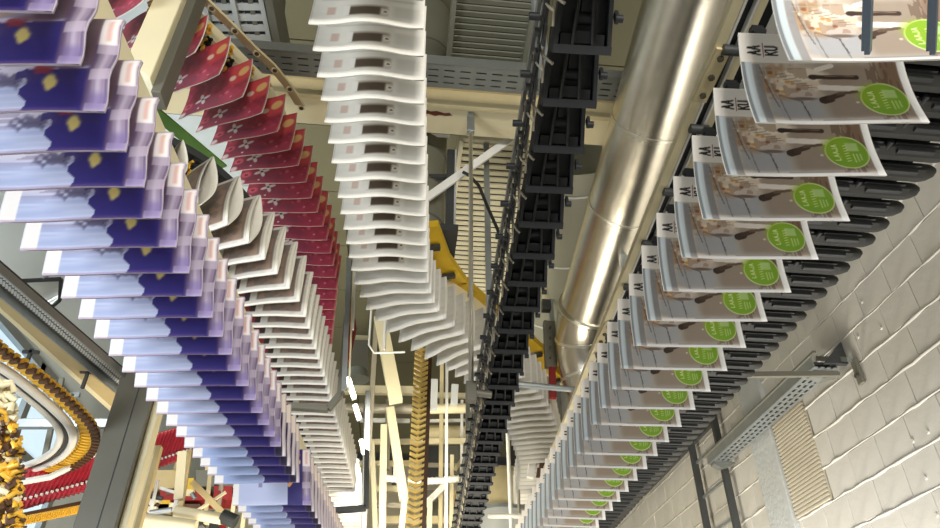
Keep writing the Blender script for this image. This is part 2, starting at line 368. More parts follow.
def art_red():
    A = Art(W_, H_, 110, 80); u, v = A.u, A.v; n = A.noise(40, 40, 31)
    A.c = np.stack([176-34*n, 60-14*n, 82-18*n], -1)
    A.blob(.16, .045, .12, .05, (110, 60, 80), .5, .5)
    for k in range(16):
        A.blob(rng.uniform(.02, .38), rng.uniform(.02, .27), .008, .008, (198, 84, 104), .7, .5)
    cu, cv = .125, .10
    for a in range(4):
        t = a*math.pi/2+.4; A.blob(cu+.024*math.cos(t), cv+.024*math.sin(t), .022, .011, (222, 214, 212), 1, .2, rot=t)
    A.blob(cu, cv, .008, .008, (30, 24, 30)); A.blob(.035, .08, .03, .024, (220, 100, 116), .85, .3); A.blob(.035, .08, .012, .010, (150, 30, 60)); A.blob(.27, .1, .012, .012, (214, 110, 130), .8, .3)
    A.blob(.31, .05, .008, .008, (206, 120, 150)); A.blob(.12, .03, .006, .006, (222, 214, 212))
    A.rect(.27, .40, .15, H_, (226, 84, 88), .85, .05); A.blob(.352, .225, .036, .028, (240, 196, 130), 1, .2, rot=.3); A.blob(.285, .2, .022, .018, (238, 216, 196), 1, .3)
    A.rect(.392, .40, 0, H_, (206, 120, 110), .9, .003); A.rect(0, .4, 0, .004, (196, 100, 116), .8)
    A.blob(.02, .02, .02, .02, (226, 216, 214), .9, .3)
    return A
def art_white(plain=False):
    A = Art(W_, H_, 90, 66); u, v = A.u, A.v; n = A.noise(30, 60, 41)
    A.c = np.stack([236-8*n, 232-8*n, 222-9*n], -1)
    if plain:
        A.c = np.stack([206-14*n, 204-14*n, 196-14*n], -1); A.rect(.02, .385, .0, .03, (232, 228, 218), .9, .01); A.rect(.39, .4, 0, H_, (226, 222, 212)); return A
    A.rect(.125, .27, .05, .115, (150, 140, 124), .9, .02); A.rect(.135, .245, .055, .105, (84, 70, 58), 1, .012); A.rect(.115, .135, .05, .115, (236, 232, 224))
    A.rect(.245, .27, .052, .1, (206, 198, 184)); A.blob(.262, .078, .013, .013, (232, 226, 212)); A.blob(.262, .078, .006, .007, (110, 98, 84))
    A.rect(.055, .085, .062, .11, (206, 180, 166), .9, .006); A.rect(.29, .385, .05, .12, (204, 200, 188), .8, .03)
    for k in range(5): A.rect(.03, .37, .15+k*.028, .162+k*.028, (196, 192, 182), .6, .006)
    A.rect(0, .006, 0, H_, (206, 202, 194), .8)
    return A
def page_mesh(A, shape, name='front_page', mirror=False):
    nz, nx = A.u.shape[0]-1, A.u.shape[1]-1
    x = A.u-A.W/2; z = A.v; y = shape(A.u/A.W, A.v/A.H)
    me = bpy.data.meshes.new(name); vs = np.stack([x, y, z], -1).reshape(-1, 3)
    i, j = np.meshgrid(np.arange(nx), np.arange(nz)); a = (j*(nx+1)+i).ravel()
    f = np.stack([a, a+1, a+nx+2, a+nx+1], -1)
    me.from_pydata(vs.tolist(), [], f.tolist()); me.polygons.foreach_set('use_smooth', [True]*len(f))
    c = A.c.reshape(-1, 3)/255.; c = np.where(c <= .04045, c/12.92, ((c+.055)/1.055)**2.4)
    at = me.color_attributes.new('Print', 'FLOAT_COLOR', 'POINT'); at.data.foreach_set('color', np.concatenate([c, np.ones((len(c), 1))], 1).ravel())
    me.materials.append(M['print']); me.update(); return me
def slab_mesh(mk, shape, off, th, name, du=.0, nx=12, nz=12, top=0):
    """closed sheaf of pages with thickness th, lying off behind the front page"""
    m = MB().mt(M[mk]); g = []
    for s in (0, 1):
        for j in range(nz+1):
            for i in range(nx+1):
                uu, vv = i/nx, j/nz
                y = float(shape(np.array(uu), np.array(vv)))+off(uu, vv)+(th if s else 0)
                m.v.append((uu*W_-W_/2+du, y, vv*(H_-.004)+.002+top))
    N = (nx+1)*(nz+1); idx = lambda s, i, j: s*N+j*(nx+1)+i
    for j in range(nz):
        for i in range(nx):
            m.f.append([idx(0, i, j), idx(0, i+1, j), idx(0, i+1, j+1), idx(0, i, j+1)]); m.f.append([idx(1, i, j), idx(1, i, j+1), idx(1, i+1, j+1), idx(1, i+1, j)])
    for i in range(nx):
        m.f.append([idx(0, i, 0), idx(1, i, 0), idx(1, i+1, 0), idx(0, i+1, 0)]); m.f.append([idx(0, i, nz), idx(0, i+1, nz), idx(1, i+1, nz), idx(1, i, nz)])
    for j in range(nz):
        m.f.append([idx(0, 0, j), idx(0, 0, j+1), idx(1, 0, j+1), idx(1, 0, j)]); m.f.append([idx(0, nx, j), idx(1, nx, j), idx(1, nx, j+1), idx(0, nx, j+1)])
    m.m = [0]*len(m.f); m.sm = [True]*len(m.f); return m.mesh(name)
# page shapes: +y is away from the viewer
sh_stamp = lambda u, v: .016*np.sin(math.pi*v) - .006*(1-v)**3 + .004*np.sin(u*5)
sh_blue = lambda u, v: -.006*np.sin(math.pi*v) + sstep(.8, 1., u)*.007*np.sin(v*2*math.pi*1.8+1)*sstep(0, .2, v) + .003*np.sin(u*7)
sh_grey = lambda u, v: -.020*np.sin(math.pi*v)*sstep(.1, .9, u) + .004*np.sin(u*8)
sh_red = lambda u, v: .012*np.sin(math.pi*v)-.006*np.sin(u*6)
sh_white = lambda u, v: .010*np.sin(u*math.pi*2.4+.8)*(1-.6*v) + .010*np.sin(math.pi*v)
thin = lambda u, v: .002
bul = lambda k: (lambda u, v: .002+k*math.sin(math.pi*v)*max(0, (u-.1)/.9))
def shear(proto, k):
    for _, me in proto[1]:
        for q in me.vertices: q.co.x -= k*q.co.z
    return proto
def make_paper(name, art, shape, sheaf='newsprint', gape=None, th=.004, loose=False):
    pf = page_mesh(art, shape); o = gape or thin
    parts = [('front_page', pf), ('inner_pages', slab_mesh(sheaf, shape, o, th, 'inner_pages', nx=10, nz=10))]
    return name, parts
def place_papers(proto, poses, labels, cat, group, jit=.0, tilt=0., roll=0.):
    out = []
    for k, (c, hd) in enumerate(poses):
        e = bpy.data.objects.new(proto[0], None); COL.objects.link(e); e.empty_display_size = .05
        e.location = c; e.rotation_euler = (tilt+random.uniform(-jit, jit), roll+random.uniform(-jit, jit)*.7, -hd+random.uniform(-jit, jit))
        lab = labels(k)
        tag(e, lab, cat, group)
        for nm, me in proto[1]:
            child(me, nm, e)
        out.append(e)
    return out
ORD = ['first', 'second', 'third', 'fourth', 'fifth', 'sixth', 'seventh', 'eighth', 'ninth', 'tenth', 'eleventh', 'twelfth', 'thirteenth', 'fourteenth', 'fifteenth', 'sixteenth', 'seventeenth', 'eighteenth', 'nineteenth', 'twentieth']
TENS = {20: 'twenty', 30: 'thirty', 40: 'forty', 50: 'fifty'}; TO = {30: 'thirtieth', 40: 'fortieth', 50: 'fiftieth'}
def ordn(n):
    if n <= 20: return ORD[n-1]
    t = n//10*10; return TO[t] if n == t else TENS[t]+'-'+ORD[n-t-1]
# path helper: Catmull-Rom, resampled at a pitch; heading measured from +Y towards +X
def path(pts, pitch, start=0):
    P = [Vector((p[0], p[1], p[2] if len(p) > 2 else 0)) for p in pts]; P = [P[0]*2-P[1]]+P+[P[-1]*2-P[-2]]; D = []
    for i in range(1, len(P)-2):
        for s in range(40):
            t = s/40; a, b, c, d = P[i-1:i+3]
            D.append(.5*((2*b)+(c-a)*t+(2*a-5*b+4*c-d)*t*t+(3*b-a-3*c+d)*t**3))
    D.append(P[-2]); out = []; acc = -start; nxt = 0
    for i in range(len(D)-1):
        L = (D[i+1]-D[i]).length
        while nxt <= acc+L:
            if nxt >= acc: 
                q = D[i].lerp(D[i+1], (nxt-acc)/L); h = (D[min(i+4, len(D)-1)]-D[max(i-3, 0)]); out.append((q, math.atan2(h.x, h.y)))
            nxt += pitch
        acc += L
    return out, D
def proj(p):
    q = Vector(p)-CAMP; z = q.dot(FW); return 470+FPX*q.dot(RT)/z, 264-FPX*q.dot(UP)/z, z
# ------------------------------------------------------------------ conveyors
def small_gripper(jaw='yellow', body='black'):
    """clamp that grips the top edge of a paper, local origin = paper bottom centre; returns part meshes"""
    t = H_
    a = MB().mt(M[body]); a.box((0, .006, t+.055), (.085, .03, .05)); a.box((-.025, .004, t+.015), (.014, .016, .05)); a.box((.025, .004, t+.015), (.014, .016, .05))
    a.tube([(-.06, .006, t+.06), (.06, .006, t+.06)], .009, 8)
    j = MB().mt(M[jaw]); j.box((-.025, -.004, t-.006), (.022, .008, .03)); j.box((.025, -.004, t-.006), (.022, .008, .03)); j.box((0, -.012, t+.035), (.05, .01, .035))
    j.tube([(-.045, -.012, t+.05), (.045, -.012, t+.05)], .007, 8)
    return a.mesh('gripper'), j.mesh('jaw')
def gripper_row(label, poses, D, Z, mk='cream', jaw='yellow', group=None, off=0.0, railh=.10, hang=()):
    c = D[0]; root = empty('gripper_conveyor', (c[0], c[1], Z+H_), label, 'conveyor')
    gm, jm = small_gripper(jaw)
    for q, hd in poses:
        g = bpy.data.objects.new('gripper', gm); COL.objects.link(g); g.parent = root
        g.location = Vector((q.x, q.y, Z))-Vector(root.location); g.rotation_euler = (0, 0, -hd)
        child(jm, 'jaw', g)
    r = MB().mt(M[mk]); st = D[::6]+[D[-1]]
    prof = [(-.045, H_+.085), (.045, H_+.085), (.045, H_+.085+railh), (-.045, H_+.085+railh)]
    vs = []
    for i, p in enumerate(st):
        d = (st[min(i+1, len(st)-1)]-st[max(i-1, 0)]); d.z = 0; d.normalize(); s = Vector((d.y, -d.x, 0))
        for a, h in prof: vs.append((p.x+s.x*(a+off), p.y+s.y*(a+off), Z+h))
    n = 4; fs = [(i*n+k, i*n+(k+1) % n, (i+1)*n+(k+1) % n, (i+1)*n+k) for i in range(len(st)-1) for k in range(n)]
    r.add(vs, fs+[(3, 2, 1, 0), (len(vs)-4, len(vs)-3, len(vs)-2, len(vs)-1)])
    r.obj('rail', root)
    # hangers up to the ceiling steel
    for hx, hy in hang:
        p = Vector((hx, hy, 0)); B('galv').bar((p.x, p.y, Z+H_+.085+railh), (p.x, p.y, CEIL), .03).obj('hanger', root)
    return root
PJ = .012
# --- F: stamped papers along the block wall
fp = shear(make_paper('folded_newspaper', art_stamp(), sh_stamp), -.045)
fposes = []
k = 0
for k in range(0, 36):
    Y = .855+.177*k - 0.0; X = .765+.2+.026*(Y-1); fposes.append((Vector((X, Y, 2.8)), .095-.035*(Y-.9)))
place_papers(fp, fposes, lambda k: ('nearest green-stamped newspaper, crossed by two grey bars at the top right' if k == 0 else
    '%s green-stamped newspaper from the near end of the row beside the block wall' % ordn(k+1)), 'newspaper', 'green-stamped newspapers beside the block wall', PJ*.5, .13)
# wide black grippers of this conveyor
root = empty('gripper_conveyor', (1.25, .7, 3.1), 'wide black gripper conveyor carrying the green-stamped newspapers beside the block wall', 'conveyor')
gb = MB().mt(M['black2'])
R_ = []
prof = [(-.030, 0), (-.036, .012), (-.030, .030), (-.006, .050), (.030, .052), (.036, .03), (.030, .006), (.0, -.006)]
gb.prism(prof, (-.30, 0, 0), (0, 1, 0), (0, 0, 1), (1, 0, 0), .56)
# rounded outer end
for i in range(6):
    a0, a1 = i*math.pi/12, (i+1)*math.pi/12; s0, s1 = math.cos(a0), math.cos(a1)
    r0 = [(p[0]*(.35+.65*s0), .026+(p[1]-.026)*(.35+.65*s0)) for p in prof]; r1 = [(p[0]*(.35+.65*s1), .026+(p[1]-.026)*(.35+.65*s1)) for p in prof]
    x0, x1 = .26+.05*math.sin(a0), .26+.05*math.sin(a1)
    gb.add([(x0, a, b) for a, b in r0]+[(x1, a, b) for a, b in r1], [(q, (q+1) % 8, 8+(q+1) % 8, 8+q) for q in range(8)], True)
gb.add([(.31, p[0]*.35, .026+(p[1]-.026)*.35) for p in prof], [tuple(range(8))])
gmesh = gb.mesh('gripper')
sl = MB().mt(M['black'])
for x0, x1 in ((-.28, -.12), (-.08, .06), (.1, .24)):
    sl.box(((x0+x1)/2, -.036, .012), (x1-x0, .012, .012)); sl.box(((x0+x1)/2, -.022, -.006), (x1-x0-.02, .014, .01))
for x in (-.1, .08): sl.tube([(x, -.048, .006), (x, -.02, .006)], .010, 8)
smesh = sl.mesh('jaw_bar')
wr = MB().mt(M['wire']); wr.tube([(-.30, -.03, .0), (-.295, -.05, -.02), (-.28, -.052, -.045), (-.265, -.04, -.05), (-.262, -.03, -.02)], .003, 6); wmesh = wr.mesh('spring')
for k in range(68):
    Y = .62+.0885*k; g = bpy.data.objects.new('gripper', gmesh); COL.objects.link(g); g.parent = root
    g.location = Vector((1.345+.022*(Y-1.6), Y, 3.13))-Vector(root.location); g.rotation_euler = (0, 0, .0)
    child(smesh, 'jaw_bar', g)
    if k % 2 == 0: child(wmesh, 'spring', g, (.12, 0, 0))
cl = MB().mt(M['black'])
cl.box((0, 0, 0), (.03, .016, .07)); cl.tube([(-.02, 0, .02), (.02, 0, .02)], .009, 8); clm = cl.mesh('clip')
for (p, h) in fposes:
    for dx in (-.12, .1):
        child(clm, 'clip', root, Vector((p.x+dx, p.y, 2.8+H_+.02))-Vector(root.location))
def long_rail(x0, Z, wd, h, mk, y0=.3, y1=7.2, slope=.0, nm='rail', par=None):
    return B(mk).bar((x0, y0, Z), (x0+slope*(y1-y0), y1, Z), wd, h).obj(nm, par)
for off, wd, h, z, mk in ((.015, .030, .03, 3.315, 'cream'), (.036, .008, .03, 3.315, 'white'), (.053, .026, .02, 3.33, 'black'), (.070, .006, .03, 3.315, 'white'), (.088, .024, .03, 3.32, 'cream'), (.125, .05, .02, 3.36, 'black')):
    long_rail(.843+off-.05, z, wd, h, mk, slope=.050, par=root)
long_rail(1.30, 3.235, .56, .07, 'black2', slope=.022, par=root)
for k in range(18):
    Y = .9+k*.31; B('dark').tube([(.80+.05*Y, Y, 3.29), (.86+.05*Y, Y, 3.29)], .016, 10).obj('roller', root)
    if k % 5 == 1:
        B('cream2').box((.80+.05*(Y+.1), Y+.1, 3.295), (.045, .2, .010)).obj('splice_plate', root)
        for q in range(3): B('screw').tube([(.80+.05*(Y+.1), Y+.03+q*.07, 3.282), (.80+.05*(Y+.1), Y+.03+q*.07, 3.292)], .010, 8).obj('screw', root)
for k in range(3): B('galv').bar((1.25+.05*k, 1.2+2.2*k, 3.38), (1.25+.05*k, 1.2+2.2*k, CEIL), .04).obj('hanger', root)
# two grey-blue guide bars at the top right in front of the nearest paper
for i, (x, xb) in enumerate(((871, 868), (937, 933))):
    b = MB().mt(M['bluebar']); b.bar(PD(x+1, -90, 1.18), PD(xb, 53, 1.33), .018, .010, (0, 1, 0)); b.bar(PD(x-2, -90, 1.175), PD(xb-3, 51, 1.325), .005, .013, (0, 1, 0))
    tag(b.obj('guide_bar', None, .0015), ['grey-blue metal guide bar crossing the front green-stamped newspaper near its middle', 'grey-blue metal guide bar at the right edge of the front green-stamped newspaper'][i], 'guide bar', 'guide bars')
# --- A: blue papers at the left
bp_ = shear(make_paper('folded_newspaper', art_blue(), sh_blue, 'lilacprint', th=.006), .13)
bpf = shear(make_paper('folded_newspaper', art_blue(True), sh_blue, 'lilacprint', th=.006), .13)
apos, GAP = [], 20
ks = []
for k in range(-8, 40):
    Y = 1.425+.114*k; X = -1.01+.2+.075*(Y-1.45)
    if k in (GAP-1, GAP-2): continue
    ks.append(k); apos.append((Vector((X+.004, Y-.026, 2.67)), .13))
nA = {k: i+1 for i, k in enumerate(ks)}
lab = lambda i: '%s blue newspaper from the near end of the left foreground row' % ordn(i+1)
before = [(i, p) for i, p in enumerate(apos) if ks[i] != GAP]
bp2 = shear(make_paper('folded_newspaper', art_blue(False, True), sh_blue, 'lilacprint', th=.006), .13)
for i, p in before: place_papers(bp2 if ks[i] > 13 else bp_, [p], lambda _, i=i: lab(i), 'newspaper', 'blue newspapers in the left foreground row', PJ, .02, .0)
place_papers(bpf, [apos[ks.index(GAP)]], lambda _: 'pale blue newspaper with an orange figure, shown whole behind the gap in the left row', 'newspaper', 'blue newspapers in the left foreground row', 0, .02, .0)
aD = [Vector((-1.01+.2+.075*(y-1.45), y, 0)) for y in np.linspace(.35, 6.2, 30)]
gripper_row('gripper conveyor above the blue newspapers in the left foreground', apos, aD, 2.67, hang=((-.87, .62),))
# --- B: grey curled papers
gp_open = make_paper('folded_newspaper', art_grey(), sh_grey, 'greyprint', bul(.07), .005)
gp_mid = make_paper('folded_newspaper', art_grey(), sh_grey, 'greyprint', bul(.025), .005)
gp = make_paper('folded_newspaper', art_grey(), sh_grey, 'greyprint', bul(.008), .005)
BPTS = [(-1.62, 2.10), (-1.36, 2.26), (-1.08, 2.45), (-.94, 2.62), (-.84, 2.84), (-.77, 3.04), (-.73, 3.26), (-.66, 4.3), (-.56, 6.3), (-.54, 7.6)]
bpo, bD = path(BPTS, .115)
for i, (q, h) in enumerate(bpo):
    pr = gp_open if i < 9 else gp_mid if i < 13 else gp
    place_papers(pr, [(Vector((q.x, q.y, 3.5)), h)], lambda _, i=i: ('%s grey newspaper%s from the curled start of its row' % (ordn(i+1), ' with gaping rolled pages,' if i < 9 else '')), 'newspaper', 'grey newspapers beside the blue row', PJ*1.4)
gripper_row('gripper conveyor above the grey curled newspapers', bpo, bD, 3.5, 'dark', railh=.04, hang=((-1.55, 2.14),))
# --- C: red papers
rp = make_paper('folded_newspaper', art_red(), sh_red, 'newsprint', th=.005)
CBR = [(-1.32, 1.81, 37), (-1.24, 1.94, 36), (-1.155, 2.07, 34), (-1.07, 2.19, 33), (-.98, 2.31, 31), (-.89, 2.44, 29), (-.81, 2.54, 26), (-.745, 2.66, 22), (-.695, 2.79, 18), (-.66, 2.91, 14),
       (-.63, 3.04, 11), (-.61, 3.18, 9), (-.585, 3.31, 7), (-.56, 3.44, 6), (-.545, 3.58, 4), (-.53, 3.72, 3), (-.52, 3.86, 2), (-.512, 4.0, 1)]+[(-.512-.015*k, 4.0+.14*(k+1), 0) for k in range(14)]
cpo = []
for x, y, hd in CBR:
    hh = math.radians(hd); cpo.append((Vector((x-.2*math.cos(hh), y+.2*math.sin(hh), 0)), hh))
cD = [cpo[0][0]*2-cpo[2][0]] + [q for q, _ in cpo]; cD = [a.lerp(b, t) for a, b in zip(cD[:-1], cD[1:]) for t in (0, .33, .67)]
place_papers(rp, [(Vector((q.x, q.y, 4.3)), h) for q, h in cpo], lambda i: '%s red newspaper with white star flower, from the upper left of the red row' % ordn(i+1), 'newspaper', 'red newspapers with star flowers', PJ)
rr_ = gripper_row('gripper conveyor with cream plate rail and yellow grips carrying the red newspapers', cpo, cD, 4.3)
# cream plate with holes at the outer side, yellow spring grips between the papers
pl = MB().mt(M['cream2']); yg = MB().mt(M['yellow']); vs = []
st = cD[:30:3]
for i, p in enumerate(st):
    d = (st[min(i+1, len(st)-1)]-st[max(i-1, 0)]).normalized(); s = Vector((d.y, -d.x, 0))
    for a, h in ((.185, .34), (.245, .31), (.25, .32), (.19, .35)): vs.append((p.x+s.x*a, p.y+s.y*a, 4.3+h))
n = 4; pl.add(vs, [(i*n+k, i*n+(k+1) % n, (i+1)*n+(k+1) % n, (i+1)*n+k) for i in range(len(st)-1) for k in range(n)]+[(3, 2, 1, 0), (len(vs)-4, len(vs)-3, len(vs)-2, len(vs)-1)])
pl.obj('side_plate', rr_)
ygm = MB().mt(M['yellow']); ygm.tube([(.0, .0, 0), (.0, .02, -.02), (.0, .05, -.02), (0, .06, .0), (0, .045, .02), (0, .015, .02), (0, 0, 0)], .008, 8); ygm.tube([(-.03, .03, 0), (.03, .03, 0)], .012, 8)
ygm.mt(M['black']); ygm.box((-.04, .03, .0), (.02, .05, .05)); ygm = ygm.mesh('spring_grip')
wsh = MB().mt(M['screw']); wsh.tube([(0, 0, -.006), (0, 0, .004)], .012, 10); wsh.mt(M['cream']); wsh.tube([(0, 0, -.003), (0, 0, .004)], .02, 10); wsh = wsh.mesh('bolt')
for q, h in cpo[:9]:
    s = Vector((math.cos(h), -math.sin(h), 0)); p = Vector((q.x, q.y, 4.3+.31))+s*.12
    g = child(ygm, 'spring_grip', rr_, p-Vector(rr_.location)+Vector((math.sin(h), math.cos(h), 0))*.04, (0, 0, -h))
    child(wsh, 'bolt', rr_, Vector((q.x, q.y, 4.3+.318))+s*.222-Vector(rr_.location))
# --- D: white papers
wp = make_paper('folded_newspaper', art_white(), sh_white, 'newsprint', th=.005)
DPTS = [(-.25, .72), (-.235, 1.0), (-.19, 1.9), (-.125, 2.9), (-.09, 3.22), (.0, 3.5), (.18, 3.76), (.45, 4.05), (.76, 4.5), (.97, 5.0), (1.22, 5.9), (1.35, 7.0)]
dpo, dD = path(DPTS, .115)
wpp = make_paper('folded_newspaper', art_white(True), sh_white, 'newsprint', th=.005)
for i, (q, h) in enumerate(dpo):
    place_papers(wp if i < 21 else wpp, [(Vector((q.x, q.y, 3.7)), h)], lambda _, i=i: '%s white newspaper from the near end of the central white row' % ordn(i+1), 'newspaper', 'white newspapers in the central row', PJ)
gripper_row('gripper conveyor above the central row of white newspapers', dpo, dD, 3.7, hang=((-.24, .9), (-.2, 1.75)))
# --- E: empty black gripper chain
root = empty('gripper_chain', (.4, .6, 3.1), 'empty black gripper chain running overhead between the white row and the steel duct', 'conveyor')
EA = Vector((0, -.105, .115)); EB = Vector((0, .062, 0)); ED = (EB-EA).normalized(); EN = Vector((0, ED.z, -ED.y)).normalized()   # EN: outward, down and towards the viewer
EAX = (Vector((1, 0, 0)), ED, -EN)
def ep(x, t, o): return EA.lerp(EB, t)+Vector((x, 0, 0))+EN*o
def e_body():
    m = MB().mt(M['black'])
    m.box(ep(0, .5, -.034), (.15, .20, .012), EAX)                            # recessed floor of the tray
    for s in (-1, 1):
        m.bar(ep(s*.066, .0, -.012), ep(s*.080, 1, -.012), .012, .044, EN)
    m.bar(ep(-.085, .97, -.008), ep(.085, .97, -.008), .022, .05, EN); m.bar(ep(-.07, .03, -.015), ep(.07, .03, -.015), .014, .03, EN)
    m.box(ep(-.050, .86, -.016), (.03, .03, .03), EAX); m.box(ep(.050, .86, -.016), (.03, .03, .03), EAX)
    return m.mesh('gripper')
em = e_body()
rb = MB().mt(M['black2'])
for s in (-1, 1): rb.tube([ep(s*.030, .95, .006), ep(s*.026, .65, .004), ep(s*.020, .3, 0), ep(s*.016, .02, -.008)], .0055, 6)
ribm = rb.mesh('rib')
wn = MB().mt(M['black']); wn.box(ep(0, .82, -.012), (.052, .03, .03), EAX); wn.tube([ep(-.024, .60, -.016), ep(.024, .60, -.016)], .017, 8); wn.tube([ep(-.020, .2, -.016), ep(.020, .2, -.016)], .013, 8); wn.box(ep(0, .40, -.02), (.02, .05, .02), EAX); wnm = wn.mesh('cam')
pn = MB().mt(M['black']); pn.tube([(.084, -.02, .03), (.105, -.02, .03)], .010, 8); pn.box((.092, -.01, .05), (.010, .02, .03)); pnm = pn.mesh('pin')
lw = MB().mt(M['black']); lw.tube([(-.135, -.02, .02), (-.165, -.02, .02)], .010, 8); lw.tube([(-.12, 0, .02), (-.135, -.02, .02)], .005, 6); lwm = lw.mesh('roller_pin')
arc = MB().mt(M['wire']); arc.tube([(-.100, -.03, .15), (-.104, -.045, .10), (-.100, -.06, .05), (-.088, -.075, .01), (-.078, -.078, -.005)], .0045, 6)
arc.tube([(-.092, -.11, .11), (-.098, -.06, .06), (-.094, -.0, .012)], .004, 6)
arc.tube([(-.118, -.02, .13), (-.124, -.035, .07), (-.116, -.05, .02), (-.104, -.055, -.005)], .0035, 6); arcm = arc.mesh('guide_wire')
lk = MB().mt(M['dark']); lk.box((-.122, .0, .05), (.008, .15, .022)); lk.mt(M['dark']); lk.bar((-.11, -.07, .09), (-.11, .07, .03), .008, .03); lk.mt(M['screw']); lk.tube([(-.13, -.05, .05), (-.136, -.05, .05)], .010, 8); lk.tube([(-.13, .05, .05), (-.136, .05, .05)], .010, 8)
lk.mt(M['dark']); lk.tube([(-.142, .03, .03), (-.128, .03, .03)], .010, 10); lkm = lk.mesh('link_plate')
for k in range(40):
    Y = .687+.177*k*1.0; X = .397+.037*(Y-1.1)
    g = bpy.data.objects.new('gripper', em); COL.objects.link(g); g.parent = root
    g.location = Vector((X, Y, 3.08))-Vector(root.location); g.rotation_euler = (0, 0, -.035); g.scale = (.87, 1, 1)
    for me, nm in ((ribm, 'rib'), (wnm, 'cam'), (pnm, 'pin'), (lwm, 'roller_pin'), (arcm, 'guide_wire'), (lkm, 'link_plate')): child(me, nm, g)
for dx, Z, wd, h, mk in ((0, 3.27, .12, .08, 'black'), (-.125, 3.20, .010, .03, 'tray')):
    B(mk).bar((.385+dx, .3, Z), (.385+dx+.035*7.2, 7.5, Z), wd, h).obj('rail', root)
for k in range(3): B('galv').bar((.40+.07*k, 1.5+2*k, 3.3), (.40+.07*k, 1.5+2*k, CEIL), .035).obj('hanger', root)

# ------------------------------------------------------------------ big steel duct
root = empty('steel_duct', PD(602, 295, 4.9), 'large brushed steel round duct slanting up between the black chain and the green-stamped newspapers', 'duct')
P0, P1 = PD(689, 0, 3.5), PD(596, 295, 4.9); d = (P1-P0).normalized()
B('steel').tube([P0-d*1.2, P0, P1, P1+d*.12], .225, 48).obj('duct_body', root)
for x, y in ((661, 120), (632, 205)):
    t = (y-0)/295.; t = t*3.5/(4.9-t*(4.9-3.5)); c = P0.lerp(P1, t); B('seam').tube([c-d*.006, c+d*.006], .229, 48).obj('seam_ring', root)
E0 = P1+d*.12; pts = []; dn = Vector((.30, .12, -.95)).normalized()
for i in range(13):
    a = min(1, i/8); dd = (d*(1-a)+dn*a).normalized(); pts.append((pts[-1] if pts else E0)+(dd*.085 if i else Vector()))
B('steel').tube(pts, [.236+.003*i for i in range(13)], 48).obj('elbow', root)
for i in (0, 3, 6, 9): 
    dd = (pts[min(i+1, 12)]-pts[i]).normalized(); B('seam').tube([pts[i]-dd*.008, pts[i]+dd*.008], .243+.003*i, 48).obj('seam_ring', root)
# wide dark duct wall behind it with hoop seams
root = empty('round_duct', PD(570, 230, 7.0), 'big dull olive round duct behind the steel duct, right of the black chain', 'duct')
c0, c1 = PD(568, 150, 6.4), PD(556, 330, 7.6)
B('duct').tube([c0, c0.lerp(c1, .5), c1], [.50, .50, .50], 40).obj('duct_body', root)
B('cream2').tube([c1+Vector((0, .0, -.0)), c1+(c1-c0)*.28], [.49, .30], 40).obj('cone', root)
for t in (.1, .45, .8): c = c0.lerp(c1, t); B('vent').tube([c, c+(c1-c0).normalized()*.02], .507, 40).obj('hoop', root)
# ------------------------------------------------------------------ ceiling steel, tray and vents
bz = 5.0; root = empty('roof_beam', (0, 3.0, bz), 'cream painted roof beam crossing behind the hanging conveyors', 'beam')
B('cream2').box((.0, 3.12, bz+.12), (6.6, .04, .24)).obj('web', root, .004)
B('cream').box((.0, 3.13, bz), (6.6, .26, .02)).obj('bottom_flange', root, .003)
B('cream2').box((.0, 3.13, bz+.25), (6.6, .26, .02)).obj('top_flange', root, .003)
B('cream2').box((.0, 3.00, bz-.015), (6.6, .03, .05)).obj('lip', root, .003)
m = MB().mt(M['rust']); m.prism([(0, 0), (.03, .012), (.07, .004), (.12, .018), (.15, .012), (.17, .03), (.13, .038), (.09, .034), (.06, .045), (.02, .03), (-.04, .034), (-.02, .014)], (PZ(440, 128, bz).x-.1, 3.06, bz-.0115), (1, 0, 0), (0, 1, 0), (0, 0, -1), .003)
m.obj('rust_stain', root)
root = empty('cable_tray', (0, 2.7, 4.9), 'perforated grey cable tray running along the cream roof beam', 'cable tray')
for y, z in ((2.62, 4.93), (2.79, 4.93)): B('tray').box((0, y, z), (6.6, .008, .07)).obj('side', root)
m = MB().mt(M['tray'])
for r in range(4): m.box((0, 2.645+r*.045, 4.9), (6.6, .034, .004))
for k in range(70): m.box((-3.28+k*.094, 2.70, 4.9), (.034, .17, .0036))
o = m.obj('perforated_bottom', root); 
B('dark').box((0, 2.705, 4.955), (6.6, .13, .03)).obj('cable_bundle', root)
def hvent(label, xL, xR, y0, y1, Z, cols, rows, mk, dk, holes):
    a, b, c, d_ = PZ(xL, y0, Z), PZ(xR, y0, Z), PZ(xR, y1, Z), PZ(xL, y1, Z)
    x0, x1 = (a.x+d_.x)/2, (b.x+c.x)/2; Y0, Y1 = a.y, c.y
    r = empty('ceiling_vent', ((x0+x1)/2, (Y0+Y1)/2, Z), label, 'vent')
    B('dark').box(((x0+x1)/2, (Y0+Y1)/2, Z+.10), (x1-x0, Y1-Y0, .04)).obj('back_plate', r)
    for x in (x0, x1): B(mk).box((x, (Y0+Y1)/2, Z+.07), (.03, Y1-Y0, .2)).obj('frame_side', r)
    for y in (Y0, Y1): B(mk).box(((x0+x1)/2, y, Z+.07), (x1-x0, .03, .2)).obj('frame_side', r)
    p = (Y1-Y0)/rows
    for i in range(rows):
        m = MB().mt(M[mk]); yc = Y0+p*(i+.5)
        ax = (Vector((1, 0, 0)), Vector((0, math.cos(.25), math.sin(.25))), Vector((0, -math.sin(.25), math.cos(.25))))
        m.box(((x0+x1)/2, yc, Z+.03), (x1-x0-.02, p*.80, .012), ax); m.obj('slat', r)
    if cols > 1:
        for i in range(1, cols): B(mk).box((x0+(x1-x0)*i/cols, (Y0+Y1)/2, Z+.02), (.03, Y1-Y0, .05)).obj('divider', r)
    return r, x0, x1, Y0, Y1
